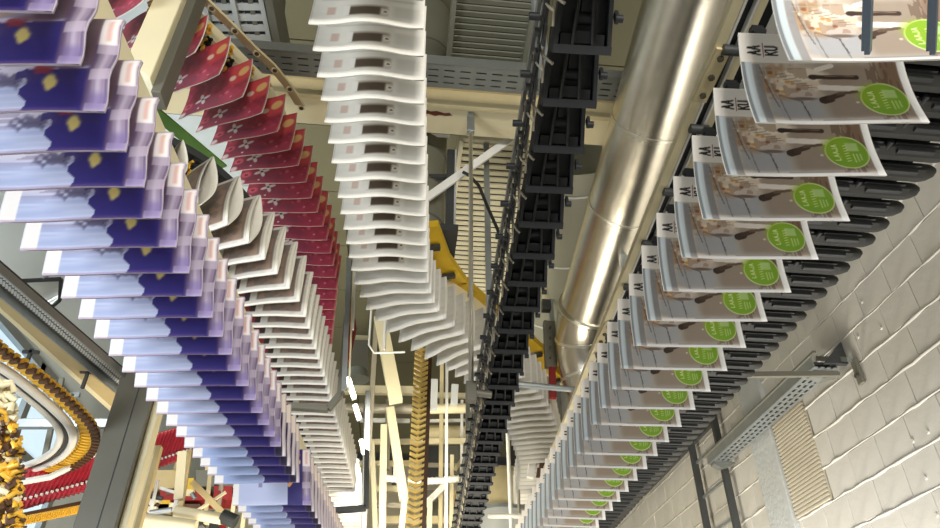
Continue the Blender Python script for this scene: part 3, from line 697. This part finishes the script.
hvent('dark ribbed vent panel at the top, between the white row and the black chain', 452, 531, -30, 73, 5.5, 1, 15, 'darkvent', 0, 0)
hvent('beige ribbed vent panel below the roof beam, beside the vertical steel rod', 450, 524, 136, 300, 5.2, 1, 30, 'beigevent', 0, 0)
# louvred cassette at upper left of centre, turned
r = empty('louvre_cassette', PZ(235, 20, 5.6), 'pale grey louvred ceiling cassette with rows of square slots, right of the red newspapers', 'vent')
Q = lambda s, t: PZ(202+(254-202)*s+(t)*22*1.0, -40+106*t, 5.6)
q00, q10, q11, q01 = Q(-.1, 0), Q(1.0, 0), Q(1.0, 1), Q(-.1, 1)
B('vent').quadslab([q00+Vector((0, 0, .03)), q10+Vector((0, 0, .03)), q11+Vector((0, 0, .03)), q01+Vector((0, 0, .03))], .03).obj('back_plate', r)
for i in range(10):
    t = i/10; m = MB().mt(M['vent']); a, b = q00.lerp(q01, t), q10.lerp(q11, t); m.bar(a, b, .045, .03); m.obj('slat', r)
    for s_ in (.33, .8):
        cpos = a.lerp(b, s_)+(q01-q00).normalized()*.052; B('black').box(cpos+Vector((0, 0, .012)), (.11, .05, .02)).obj('slot_shade', r); B('olive').box(cpos+Vector((-.0, 0, -.004)), (.03, .05, .012)).obj('slot_tab', r)  # black boxes stand in for the shade inside the slots
for s_ in (.0, .5, 1): B('vent').bar(q00.lerp(q10, s_), q01.lerp(q11, s_), .03, .07).obj('divider', r)
m = MB().mt(M['olive']); m.bar(q10+Vector((.06, 0, .05)), q11+Vector((.06, .05, .05)), .05, .25); m.obj('side_rail', r)
m = MB().mt(M['ceilm']); m.quadslab([PZ(258, -40, 5.7), PZ(283, -20, 5.7), PZ(274, 64, 5.7), PZ(270, 64, 5.7)], .4); m.obj('side_housing', r)
# round vertical duct behind the beam
r = empty('vertical_duct', (0, 3.55, 4.2), 'dull green vertical round duct right of the top of the white row', 'duct')
cx = PY(424, 60, 3.6).x; B('duct').tube([(cx, 3.62, 4.3), (cx, 3.62, 6.75)], .20, 32).obj('duct_body', r)
for z in (4.45, 4.75, 5.05, 5.6, 6.2): B('olive').tube([(cx, 3.62, z), (cx, 3.62, z+.015)], .204, 32).obj('seam_ring', r)
B('dark').box((cx+.02, 3.6, 4.28), (.50, .5, .05)).obj('base_box', r)
B('olive').tube([PY(452, 50, 3.45), PY(440, 66, 3.45), PY(425, 72, 3.45)], .015, 8).obj('conduit', r)
# steel rod with clamps
r = empty('hanging_rod', PY(471, 390, 3.1), 'slim vertical steel rod with clamps at both ends hanging from the roof beam', 'rod')
pb, pt = PY(471, 392, 3.08), None; pt = Vector((pb.x, pb.y, 5.0))
B('seam').tube([pb, pt], .013, 14).obj('rod', r)
B('galv').box(pt-Vector((0, 0, .09)), (.045, .045, .16)).obj('top_clamp', r, .004); B('galv').tube([pt-Vector((0, .03, .02)), pt-Vector((0, -.03, .02))], .02, 12).obj('eye', r)
B('olive').box(pb, (.05, .05, .10)).obj('lower_clamp', r, .004); B('olive').tube([pb+Vector((0, 0, .0)), pb+Vector((.10, 0, -.01))], .018, 10).obj('clamp_neck', r)
tag(B('galv').tube([PY(515, 384, 3.6), PY(600, 392, 3.6)], .018, 12).obj('cross_rod'), 'grey round cross rod between the black chain and the green-stamped newspapers', 'rod')
# ladder posts, strut and cable by the vertical duct
r = empty('support_frame', PY(450, 235, 3.4), 'grey upright with pale diagonal strut between the white row and the steel rod', 'frame')
pb = PY(449, 236, 3.42); B('dark').bar(pb, (pb.x, pb.y, 4.99), .05, .05).obj('upright', r, .003)
B('vent').bar((pb.x+.032, pb.y, pb.z), (pb.x+.032, pb.y, 4.99), .012, .05).obj('upright_edge', r)
B('white').bar(PY(424, 200, 3.36), PY(512, 138, 3.36), .055, .02, (0, -1, 0)).obj('strut', r, .003)
B('dark').bar(PY(424, 177, 3.45), PY(450, 177, 3.45), .03, .03).obj('crossbar', r); B('white').bar(PY(424, 132, 3.45), PY(450, 134, 3.45), .03, .05).obj('crossbar', r)
B('dark').bar(PY(414, 236, 3.45), PY(452, 234, 3.45), .05, .06).obj('crossbar', r); 
tag(B('cable').tube([PY(463, 172, 3.3), PY(470, 176, 3.3), PY(479, 186, 3.3), PY(488, 208, 3.3), PY(497, 228, 3.3), PY(505, 250, 3.3)], .011, 8).obj('cable'), 'black cable sagging in front of the beige ribbed vent', 'cable')
# yellow curve guide of the white row
r = empty('curve_guide', PZ(455, 280, 4.15), 'yellow and brown curved chain guide behind the bend of the white newspaper row', 'conveyor guide')
gpts = [PZ(x, y, 4.2) for x, y in ((424, 225), (437, 258), (455, 283), (474, 300), (495, 318), (520, 338), (548, 362), (580, 385))]
for i in range(len(gpts)-1):
    a, b = gpts[i], gpts[i+1]
    B('yell2').bar(a, b, .17, .05).obj('segment', r); u = (b-a).normalized(); s = Vector((u.y, -u.x, 0))
    B('brown').bar(a+s*-.08+Vector((0, 0, .03)), b+s*-.08+Vector((0, 0, .03)), .06, .06).obj('segment', r)
    B('dark').bar(a.lerp(b, .5)+s*.06-Vector((0, 0, .05)), a.lerp(b, .5)-s*.10-Vector((0, 0, .04)), .03, .03).obj('cross_bolt', r)
# brackets next to duct: grey box, red post, yellow plate
r = empty('drive_bracket', PY(548, 380, 4.6), 'grey bolted bracket over a dark red post beside the duct elbow', 'bracket')
B('olive').bar(PY(549, 322, 4.6), PY(551, 368, 4.6), .09, .05).obj('plate', r, .004); B('dred').bar(PY(552, 368, 4.6), PY(553, 398, 4.6), .045, .045).obj('post', r)
for y in (328, 338, 348, 358): p = PY(550, y, 4.56); B('screw').tube([p, p-Vector((0, .02, 0))], .008, 8).obj('bolt', r)
B('galv').bar(PY(532, 330, 4.7), PY(535, 400, 4.7), .03).obj('strut', r)
B('dark').box(PY(546, 306, 4.6), (.07, .07, .09)).obj('motor_box', r, .005)
B('cream').tube([PY(543, 285, 4.8), PY(546, 300, 4.8)], .03, 12).obj('knob', r)
tag(B('yell2').quadslab([PY(533, 350, 4.9), PY(540, 345, 4.9), PY(580, 378, 4.9), PY(573, 388, 4.9)], .03).obj('guard_plate', None, .003), 'bright yellow slanted guard plate under the duct elbow', 'guard plate')

# ------------------------------------------------------------------ frames around the grey row and lamp
def uframe(label, pts, Y, mk, wd=.03):
    m = MB().mt(M[mk]); P = [PY(x, y, yy) for (x, y, yy) in pts]
    for a, b in zip(P[:-1], P[1:]): m.bar(a, b, wd, wd*1.4, (0, 1, 0))
    return tag(m.obj('metal_bracket', None, .003), label, 'bracket')
uframe('grey metal guide frame looping under the grey newspapers', ((284, 406, 4.05), (328, 409, 4.05), (340, 395, 4.05), (352, 262, 4.05)), 4.6, 'olive', .036)
uframe('dark guide frame at the lower end of the grey newspaper row', ((330, 511, 6.0), (366, 508, 6.0), (368, 392, 6.0)), 6.2, 'dark', .045)
r = empty('guard_rail', PY(352, 300, 3.9), 'thin cream edged guard rail beside the red newspapers', 'guard rail')
B('cream').bar(PY(349, 390, 3.9), PY(354, 258, 3.9), .010, .02).obj('edge', r); B('galv').bar(PY(344, 390, 3.9), PY(349, 258, 3.9), .03, .03).obj('rail', r)
B('white').tube([PY(353, 250, 3.85), PY(356, 262, 3.85), PY(353, 330, 3.85)], .006, 8).obj('rod', r)
tag(B('dred').tube([PY(350, 296, 5.3), PY(351, 330, 5.2), PY(347, 362, 5.1)], [.02, .05, .02], 16).obj('red_hose'), 'dark red curved hose end right of the grey row guide frame', 'hose')
r = empty('strip_lamp', PY(355, 415, 5.2), 'row of lit fluorescent strip lamps glaring right of the grey newspapers', 'lamp')
for i, ((x0, y0), (x1, y1), Y) in enumerate((((348, 378), (354, 397), 5.2), ((355, 405), (359, 418), 5.6), ((361, 440), (364, 452), 6.2))):
    a, b = PY(x0, y0, Y), PY(x1, y1, Y)
    B('tube').tube([a, b], .020, 12).obj('tube', r); B('white').bar(a+Vector((0, .05, 0)), b+Vector((0, .05, 0)), .035, .02, (0, 1, 0)).obj('reflector', r)
# vertical yellow chain
r = empty('yellow_chain', PY(415, 528, 5.0), 'vertical yellow chain of chevron links in the lower centre', 'chain')
yl = MB().mt(M['brass']); yl.prism([(-.055, .022), (0, -.006), (.055, .022), (.055, .040), (.0, .016), (-.055, .040)], (0, 0, 0), (1, 0, 0), (0, 0, 1), (0, 1, 0), .03)
yl.tube([(0, -.005, .012), (0, .03, .012)], .014, 8); ylm = yl.mesh('link'); b0 = PY(416, 545, 5.0); zt = PY(412, 346, 5.0).z
k = 0; z = b0.z
while z < zt: child(ylm, 'link', r, Vector((b0.x-.02, b0.y, z))-Vector(r.location)); z += .044
B('brown').bar((b0.x+.042, b0.y+.05, b0.z), (b0.x+.042, b0.y+.05, zt), .045, .05).obj('backing_rail', r)
# ------------------------------------------------------------------ machine frame in the lower centre, bar by bar
r = empty('machine_frame', PY(420, 528, 8), 'cream steel frame of uprights, cross pipes and braces in the lower centre background', 'machine')
def pb_(par, x0, y0, x1, y1, Y, wpx, mk, nm, rnd=False, Y1=None):
    a, b = PY(x0, y0, Y), PY(x1, y1, Y1 or Y); z = proj((a+b)/2)[2]; wd = wpx*z/FPX
    m = MB().mt(M[mk])
    if rnd: m.tube([a, b], wd/2, 14)
    else: m.bar(a, b, wd, wd*.8, (0, -1, 0))
    return m.obj(nm, par, 0 if rnd else .004)
for a in ((380, 318, 396, 402, 7.0, 13, 'cream', 'upright'), (390, 408, 404, 500, 7.4, 9, 'cream', 'upright'), (377, 312, 363, 545, 7.0, 5, 'wire', 'upright'),
          (384, 425, 382, 545, 7.6, 7, 'cream', 'upright'), (405, 495, 400, 545, 7.4, 6, 'cream', 'upright'), (442, 355, 440, 545, 8.0, 4, 'cream2', 'upright'),
          (434, 380, 433, 410, 7.0, 8, 'vent', 'upright'), (455, 385, 454, 405, 7.0, 7, 'vent', 'upright'), (447, 340, 446, 545, 7.2, 3, 'white', 'upright'),
          (345, 390, 420, 391, 8.0, 8, 'cream', 'cross_beam'), (360, 442, 475, 441, 8.2, 5, 'cream', 'cross_beam'), (360, 464, 420, 463, 8.2, 5, 'cream2', 'cross_beam'),
          (372, 489, 420, 490, 8.2, 6, 'cream', 'cross_beam'), (425, 421, 480, 420, 8.4, 3, 'white', 'cross_beam'), (425, 505, 446, 484, 7.9, 6, 'white', 'brace'), (385, 520, 470, 520, 8.6, 7, 'cream2', 'cross_beam'),
          (366, 400, 364, 545, 6.6, 5, 'dark', 'edge_strip'), (455, 470, 475, 440, 8.4, 4, 'cream2', 'brace'), (372, 440, 376, 545, 7.9, 5, 'cream', 'upright'), (423, 395, 470, 396, 8.8, 5, 'cream', 'cross_beam'),
          (396, 432, 395, 480, 7.8, 4, 'white', 'upright'), (388, 400, 387, 470, 7.9, 5, 'wire', 'upright'), (430, 500, 429, 545, 7.8, 5, 'cream', 'upright'), (452, 455, 451, 545, 8.1, 4, 'cream', 'upright'),
          (462, 400, 461, 545, 8.3, 3, 'white', 'upright'), (360, 420, 410, 421, 8.1, 4, 'white', 'cross_beam'), (372, 505, 412, 506, 8.0, 5, 'wire', 'cross_beam'), (425, 465, 478, 466, 8.5, 4, 'wire', 'cross_beam')):
    pb_(r, *a)
pb_(r, 340, 408, 412, 409, 7.8, 10, 'wire', 'cross_pipe', True); pb_(r, 424, 409, 480, 408, 7.8, 10, 'cream', 'cross_pipe', True)
pb_(r, 425, 432, 480, 433, 8.6, 14, 'cream2', 'cross_pipe', True)
m = MB().mt(M['hose']); pts = [PY(x, y, 7.5) for x, y in [(386+i*2.2, 478+3*math.sin(i*.09)) for i in range(42)]]
m.tube(pts, [(.040 if i % 2 else .033) for i in range(42)], 12); m.obj('corrugated_hose', r)
m = MB().mt(M['white']); m.tube([PY(372, 300, 6.6), PY(369, 345, 6.6), PY(374, 353, 6.6), PY(405, 352, 6.6)], .012, 8); m.tube([PY(386, 302, 6.6), PY(384, 350, 6.6)], .02, 8); m.obj('wire_guard', r)
for (x0, y0, x1, y1, mk) in ((424, 446, 440, 478, 'dark'), (442, 446, 462, 474, 'olive'), (350, 340, 368, 375, 'olive'), (424, 490, 440, 528, 'olive'), (450, 490, 466, 545, 'tan'), (392, 445, 402, 480, 'dark')):
    a, b, c, d_ = PY(x0, y1, 8.9), PY(x1, y1, 8.9), PY(x1, y0, 8.9), PY(x0, y0, 8.9); B(mk).quadslab([a, b, c, d_], -.2).obj('cabinet_panel', r)
for (x0, y0, x1, y1, mk) in ((344, 300, 366, 322, 'cream2'), (344, 324, 368, 338, 'cream'), (342, 272, 366, 296, 'cream2')):
    a, b, c, d_ = PY(x0, y1, 9.2), PY(x1, y1, 9.2), PY(x1, y0, 9.2), PY(x0, y0, 9.2); B(mk).quadslab([a, b, c, d_], -.15).obj('cabinet_panel', r)
B('galv').tube([PY(357, 380, 8.2), PY(357, 370, 8.2)], [.16, .12], 20).obj('dome', r)
# right of black chain: rods and tank
r = empty('rod_stand', PY(510, 528, 6.6), 'pair of thin cream rods with a cross rod, right of the black chain', 'rod')
pb_(r, 507, 418, 512, 545, 6.4, 4, 'white', 'rod', True); pb_(r, 517, 436, 520, 545, 6.5, 3, 'wire', 'rod', True); pb_(r, 488, 516, 526, 516, 6.4, 5, 'white', 'cross_rod', True)
r = empty('storage_tank', PY(505, 528, 9), 'dull steel cylindrical tank behind the thin cream rods', 'tank')
a = PY(500, 470, 9.0); B('vent').tube([(a.x, a.y, 2.6), (a.x, a.y, 4.2)], .42, 32).obj('body', r); B('cream2').tube([(a.x, a.y, 4.2), (a.x, a.y, 4.55), (a.x, a.y, 4.75)], [.36, .36, .22], 32).obj('neck', r)
B('galv').tube([(a.x, a.y, 4.16), (a.x, a.y, 4.2)], .45, 32).obj('rim', r)
r = empty('pipe_valve', PY(545, 440, 6), 'small brown and white valve beside the lowest white newspapers', 'valve')
pb_(r, 530, 478, 534, 452, 5.9, 7, 'white', 'lever'); pb_(r, 540, 478, 543, 458, 5.9, 8, 'brown', 'body', True)

# ------------------------------------------------------------------ left side
r = empty('hanging_post', PD(150, 90, 2.9), 'cream square hanging post at the upper left, cut off at a slant', 'post')
e = PD(143, 78, 2.95); q = Vector((e.x, e.y, 0))
m = MB().mt(M['cream']); hw = .062
vs = [(q.x-hw, q.y-.06, e.z+.03), (q.x+hw, q.y-.06, e.z-.07), (q.x+hw, q.y+.06, e.z-.07), (q.x-hw, q.y+.06, e.z+.03)]
vs += [(v[0], v[1], CEIL) for v in vs]; m.add(vs, [(3, 2, 1, 0), (4, 5, 6, 7), (0, 1, 5, 4), (1, 2, 6, 5), (2, 3, 7, 6), (3, 0, 4, 7)]); m.obj('post_body', r, .004)
B('olive').box((q.x+hw+.02, q.y+.03, (e.z-.1+CEIL)/2), (.04, .10, CEIL-e.z+.1)).obj('shaded_side', r, .003)  # olive strip added as the post's shaded right side
tag(B('green').bar(PZ(150, 108, 4.15), PZ(222, 168, 4.15), .07, .01).obj('green_belt'), 'flat green belt strip between the blue and red newspapers', 'belt')
# big column
r = empty('steel_column', (PD(100, 528, 4.2).x, PD(100, 528, 4.2).y, 0), 'wide olive-grey steel column below the blue newspapers', 'column')
p = PD(99, 528, 4.2); zt = 3.9
B('olive').box((p.x, p.y, zt/2), (.24, .16, zt)).obj('shaft', r, .006); B('dark').box((p.x+.02, p.y-.081, zt/2), (.006, .004, zt)).obj('seam', r)
B('cream').box((p.x+.145, p.y+.02, zt/2), (.045, .10, zt)).obj('edge_strip', r, .003)
r2 = empty('slim_post', (PD(135, 528, 4.6).x, PD(135, 528, 4.6).y, 0), 'slim tan twin post right of the olive-grey steel column', 'post')
p = PD(138, 528, 4.8); B('tan').box((p.x, p.y, 1.75), (.035, .06, 3.5)).obj('post_body', r2); B('cream').box((p.x-.03, p.y, 1.75), (.02, .05, 3.5)).obj('edge_strip', r2)
# side beam with cable tray
Zb = 3.75
r = empty('side_beam', PZ(60, 350, Zb), 'tan enamel side beam with attached perforated cable tray at the left', 'beam')
L = lambda x, y: PZ(x, y, Zb)
B('tan').quadslab([L(-40, 272), L(-40, 256), L(127, 397), L(113, 408)], .04).obj('beam_body', r, .004)
B('cream').quadslab([L(-40, 277), L(-40, 272), L(113, 408), L(110, 411)], .03).obj('beam_lip', r)
B('dark').quadslab([L(-40, 254), L(-40, 232), L(136, 383), L(128, 396)], .03).obj('tray_bed', r)
m = MB().mt(M['vent'])
for i in range(70):
    t = i/70; a = L(-40, 251).lerp(L(129, 394), t); b = L(-40, 236).lerp(L(134, 386), t); m.bar(a.lerp(b, .15), a.lerp(b, .5), .012, .008); m.bar(a.lerp(b, .65), a.lerp(b, .95), .012, .008)
o = m.obj('perforations', r)
for (y0, x1, y1) in ((254, 128, 396), (230, 137, 382)): B('galv').bar(L(-40, y0)-Vector((0, 0, .02)), L(x1, y1)-Vector((0, 0, .02)), .012, .05).obj('tray_edge', r)
for (x, y) in ((31, 352), (88, 372), (66, 395)): p = L(x, y)-Vector((0, 0, .12)); B('dark').bar(p, p+Vector((0, 0, .14)), .02).obj('hook', r); B('dark').bar(p+Vector((-.05, 0, .12)), p+Vector((.05, 0, .12)), .02).obj('hook_plate', r)
# reflector lamp
r = empty('reflector_lamp', PD(45, 300, 4.7), 'shiny ribbed metal reflector lamp with black frame at the left', 'lamp')
c = [PD(20, 281, 4.6), PD(61, 279, 4.6), PD(60, 300, 4.7), PD(45, 312, 4.75)]
m = MB().mt(M['alu'])
for i in range(9):
    t0, t1 = i/9, (i+1)/9; a0, b0_ = c[0].lerp(c[3], t0), c[1].lerp(c[2], t0); a1, b1 = c[0].lerp(c[3], t1), c[1].lerp(c[2], t1)
    off = Vector((0, .05*math.sin(t0*3.1), .05*math.sin(t0*3.1))); of1 = Vector((0, .05*math.sin(t1*3.1), .05*math.sin(t1*3.1))); m.quadslab([a0+off, b0_+off, b1+of1, a1+of1], .01)
m.obj('reflector', r); m = MB().mt(M['cable']); 
for a, b in ((0, 1), (1, 2), (2, 3), (3, 0)): m.bar(c[a], c[b], .02)
m.obj('lamp_frame', r); B('galv').bar(c[0].lerp(c[1], .6), (c[1].x, c[1].y, CEIL), .02).obj('stem', r)
# yellow chain loop on a white guide
def lp(pts, Z): 
    return [PZ(x, y, Z) for x, y in pts]
CP = lp(((-25, 330), (0, 352), (25, 368), (50, 388), (72, 408), (86, 425), (88, 441), (78, 455), (58, 466), (30, 474), (5, 480)), 3.35)
po, DD = path([tuple(p) for p in CP], .058)
r = empty('yellow_chain', CP[4], 'yellow link chain looping along a white curved guide below the tan side beam', 'chain')
m = MB().mt(M['yellow']); m.box((0.01, 0, 0), (.10, .030, .03)); m.tube([(-.055, 0, 0), (.07, 0, 0)], .010, 8); m.mt(M['brown']); m.box((.05, 0, -.025), (.05, .02, .03)); m.box((-.02, 0, .02), (.02, .03, .02)); lm = m.mesh('link')
for q, h in po: child(lm, 'link', r, q-Vector(r.location), (0, 0, -h))
for off, mk, rad in ((-.11, 'white', .026), (-.16, 'dark', .014), (-.205, 'white', .022)):
    pts = []
    S_ = DD[::8]
    for i, p in enumerate(S_):
        d = (S_[min(i+1, len(S_)-1)]-S_[max(i-1, 0)]).normalized(); pts.append(p+Vector((d.y, -d.x, 0))*off*.8+Vector((0, 0, -.02)))
    B(mk).tube(pts, rad, 8).obj('guide_rail', r)
# near blurred chain at the left edge
r = empty('yellow_chain', PD(4, 528, 1.25), 'close-up yellow, brown and white gripper chain hanging at the lower left edge', 'chain')
m = MB().mt(M['yellow']); m.tube([(-.02, 0, 0), (.0, -.01, .006), (.018, 0, -.004)], .0075, 8); m.box((.006, 0, .012), (.018, .014, .010)); m.mt(M['brown']); m.box((-.012, .01, -.012), (.022, .02, .018)); m.tube([(.01, .0, -.008), (.024, .0, -.016)], .006, 8); lm = m.mesh('link')
m = MB().mt(M['cream']); m.tube([(-.02, 0, 0), (.004, -.008, .006), (.014, 0, -.014)], .009, 8); m.box((-.004, .005, .012), (.02, .016, .012)); lm2 = m.mesh('link')
for i in range(30):
    y = 386+i*5.4; xx = 7+7*math.sin((y-388)/170*2.4)
    for dx in (1, -9, -18):
        o = child(lm2 if (i < 6 or random.random() < .16) else lm, 'link', r, PD(xx+dx+random.uniform(-2, 2), y+dx*.3, 1.22+random.uniform(-.01, .01))-Vector(r.location), (random.uniform(-.9, .9), random.uniform(-.9, .9), random.uniform(-1, 1)))
        o.scale = (.62,)*3
B('brown').tube([PD(-6, 385, 1.27), PD(4, 430, 1.27), PD(7, 480, 1.27), PD(5, 560, 1.27)], .012, 8).obj('backing_rail', r)
# red gripper conveyor beyond the column
r = empty('red_conveyor', PY(110, 480, 5.6), 'red gripper conveyor with a pale guide rail behind the steel column', 'conveyor')
m = MB().mt(M['red']); m.box((0, 0, .02), (.05, .028, .32)); m.box((0, -.02, -.14), (.06, .05, .05)); m.mt(M['redlit']); m.box((-.01, -.02, .08), (.014, .012, .18)); m.mt(M['white']); m.box((0, -.05, -.115), (.018, .012, .018)); rm = m.mesh('gripper')
a, b = PY(18, 489, 5.2), PY(208, 434, 6.6); n = 46
for i in range(n):
    t = i/(n-1); p = a.lerp(b, t)+Vector((0, 0, -.03*math.sin(t*3))); child(rm, 'gripper', r, p-Vector(r.location), (0, .12, .2))
B('red').bar(a+Vector((0, .06, .0)), b+Vector((0, .06, .0)), .03, .25).obj('rear_band', r)
B('white').tube([PY(22, 482, 5.1), PY(50, 477, 5.1), PY(75, 465, 5.2), PY(108, 446, 5.4)], .022, 10).obj('guide_rail', r)
for i in range(40):
    t = i/39; p = PY(22, 521, 5.2).lerp(PY(110, 503, 5.8), t); o = B('yellow').box(p, (.035, .03, .05)).obj('foot', r)
B('brown').bar(PY(20, 517, 5.3), PY(112, 498, 5.9), .05, .05).obj('lower_rail', r)
# white strips and window-frame bars at left
r = empty('window_guard', PY(50, 430, 6.2), 'grey steel bars in front of the windows at the left', 'frame')
pb_(r, -10, 424, 108, 424, 6.0, 9, 'galv', 'bar'); pb_(r, 62, 378, 42, 470, 6.3, 5, 'olive', 'bar'); pb_(r, 48, 455, 66, 470, 6.1, 4, 'galv', 'bar'); pb_(r, 15, 395, 80, 395, 6.5, 5, 'galv', 'bar')
# lower-left machinery
r = empty('folding_machine', PY(180, 528, 7.2), 'cream and white machine with rollers, struts and red-brown parts under the blue newspapers', 'machine')
for a in ((183, 452, 179, 500, 6.0, 9, 'cream', 'panel'), (176, 470, 190, 428, 6.6, 5, 'tan', 'strut'), (190, 450, 180, 512, 6.4, 5, 'tan', 'strut'), (212, 460, 205, 520, 6.4, 4, 'cream2', 'strut'),
          (192, 482, 226, 516, 6.2, 6, 'tan', 'brace'), (160, 488, 180, 494, 6.0, 3, 'white', 'lever'), (158, 480, 150, 515, 6.2, 3, 'white', 'lever'), (178, 495, 174, 512, 6.0, 4, 'white', 'lever'),
          (120, 512, 214, 520, 6.2, 3, 'dark', 'lever'), (195, 512, 226, 492, 6.3, 3, 'cream', 'brace'), (148, 440, 138, 470, 6.8, 5, 'dark', 'strut'), (224, 465, 216, 528, 6.7, 4, 'wire', 'strut'), (236, 488, 228, 545, 6.7, 4, 'cream', 'strut'), (246, 500, 240, 545, 6.7, 4, 'cream', 'strut')):
    pb_(r, *a)
pb_(r, 175, 511, 222, 519, 6.0, 11, 'cream', 'roller', True); pb_(r, 140, 520, 196, 527, 5.9, 14, 'cream', 'roller', True); pb_(r, 150, 513, 172, 510, 6.1, 6, 'galv', 'roller', True)
pb_(r, 222, 516, 236, 522, 6.0, 14, 'dark', 'motor', True)
for (x0, y0, x1, y1, mk) in ((128, 478, 150, 505, 'tan'), (150, 470, 176, 488, 'tan'), (132, 504, 200, 512, 'brown'), (160, 490, 210, 500, 'dred'), (196, 470, 214, 486, 'olive'), (214, 486, 232, 500, 'dred'), (124, 514, 138, 530, 'dark'), (205, 455, 222, 470, 'cream2'), (150, 500, 170, 515, 'yell2'), (182, 478, 194, 492, 'yell2')):
    a, b, c, d_ = PY(x0, y1, 7.4), PY(x1, y1, 7.4), PY(x1, y0, 7.4), PY(x0, y0, 7.4); B(mk).quadslab([a, b, c, d_], -.3).obj('housing_panel', r)
rr2 = random.Random(3)
for i in range(26):
    x, y = rr2.uniform(126, 236), rr2.uniform(492, 528); p = PY(x, y, 6.6+rr2.uniform(-.3, .3))
    if rr2.random() < .5: B(rr2.choice(['cream', 'dark', 'galv', 'brown'])).tube([p, p+Vector((rr2.uniform(.02, .12), 0, rr2.uniform(-.05, .05)))], .02, 8).obj('fitting', r)
    else: B(rr2.choice(['cream', 'dark', 'white', 'dred'])).box(p, (rr2.uniform(.03, .1), .05, rr2.uniform(.03, .08))).obj('fitting', r)

# ------------------------------------------------------------------ on the block wall
r = empty('wall_rack', (2.58, 5.5, 2.8), 'dark steel rack of two uprights with rungs fixed on the block wall', 'rack')
for (Y, zt) in ((5.78, 4.05), (5.25, 4.1)): B('dark').box((2.57, Y, (2.4+zt)/2), (.05, .045, zt-2.4)).obj('upright', r, .003)
for z in (3.15, 3.45, 3.75): B('galv').bar((2.58, 5.78, z), (2.58, 5.25, z), .02).obj('rung', r)
B('dark').bar((2.58, 5.25, 3.93), (2.58, 7.2, 3.93), .03, .03).obj('cross_rail', r)
zt = 3.53; y0, y1 = 3.52, 5.2
r = empty('cable_tray', (2.49, 4.3, zt), 'perforated galvanised cable tray bracketed to the block wall', 'cable tray')
m = MB().mt(M['galv'])
for k in range(4): m.box((2.432+k*.040, (y0+y1)/2, zt), (.022, y1-y0, .005))
for k in range(26): m.box((2.492, y0+.03+k*.065, zt), (.14, .026, .0045))
m.obj('perforated_bottom', r)
B('galv').box((2.42, (y0+y1)/2, zt+.035), (.006, y1-y0, .07)).obj('side', r); B('olive').box((2.416, (y0+y1)/2, zt+.075), (.018, y1-y0+.1, .014)).obj('side_lip', r)
B('galv').box((2.562, (y0+y1)/2, zt+.03), (.006, y1-y0, .06)).obj('side', r); B('dark').box((2.5, (y0+y1)/2, zt+.05), (.11, y1-y0-.1, .02)).obj('cable_bundle', r)
for y in (y0+.08, y1-.05): B('tray').prism([(0, 0), (.17, 0), (.17, -.015), (.05, -.05), (0, -.02)], (2.43, y-.04, zt-.004), (1, 0, 0), (0, 0, 1), (0, 1, 0), .07).obj('bracket_foot', r)
r = empty('wall_bracket', (2.5, 3.45, 3.5), 'dark bracket arm reaching from the block wall to the gripper conveyor', 'bracket')
B('olive').bar(PY(735, 375, 3.45), PY(838, 374, 3.45), .025, .03).obj('arm', r); B('olive').box((2.625, 3.44, 3.47), (.02, .05, .16)).obj('wall_plate', r, .003)
B('screw').tube([(2.615, 3.44, 3.44), (2.60, 3.44, 3.44)], .014, 10).obj('bolt', r); B('dark').prism([(0, 0), (-.15, 0), (0, .15)], (2.63, 3.50, 3.55), (1, 0, 0), (0, 0, 1), (0, 1, 0), .03).obj('gusset', r)
B('tray').bar((2.60, 3.44, 3.545), (2.60, 3.72, 3.70), .03, .03).obj('stay', r)
# paint drips / screw heads on wall
m = MB().mt(M['paint'])
for (x, y) in ((913, 441), (928, 432), (926, 478), (937, 515), (881, 328), (858, 337), (862, 302)):
    p = PX(x, y, WX-.012); m.tube([p+Vector((.01, 0, 0)), p-Vector((.006, 0, 0))], [.014, .009], 10)
m.obj('plug', wall)
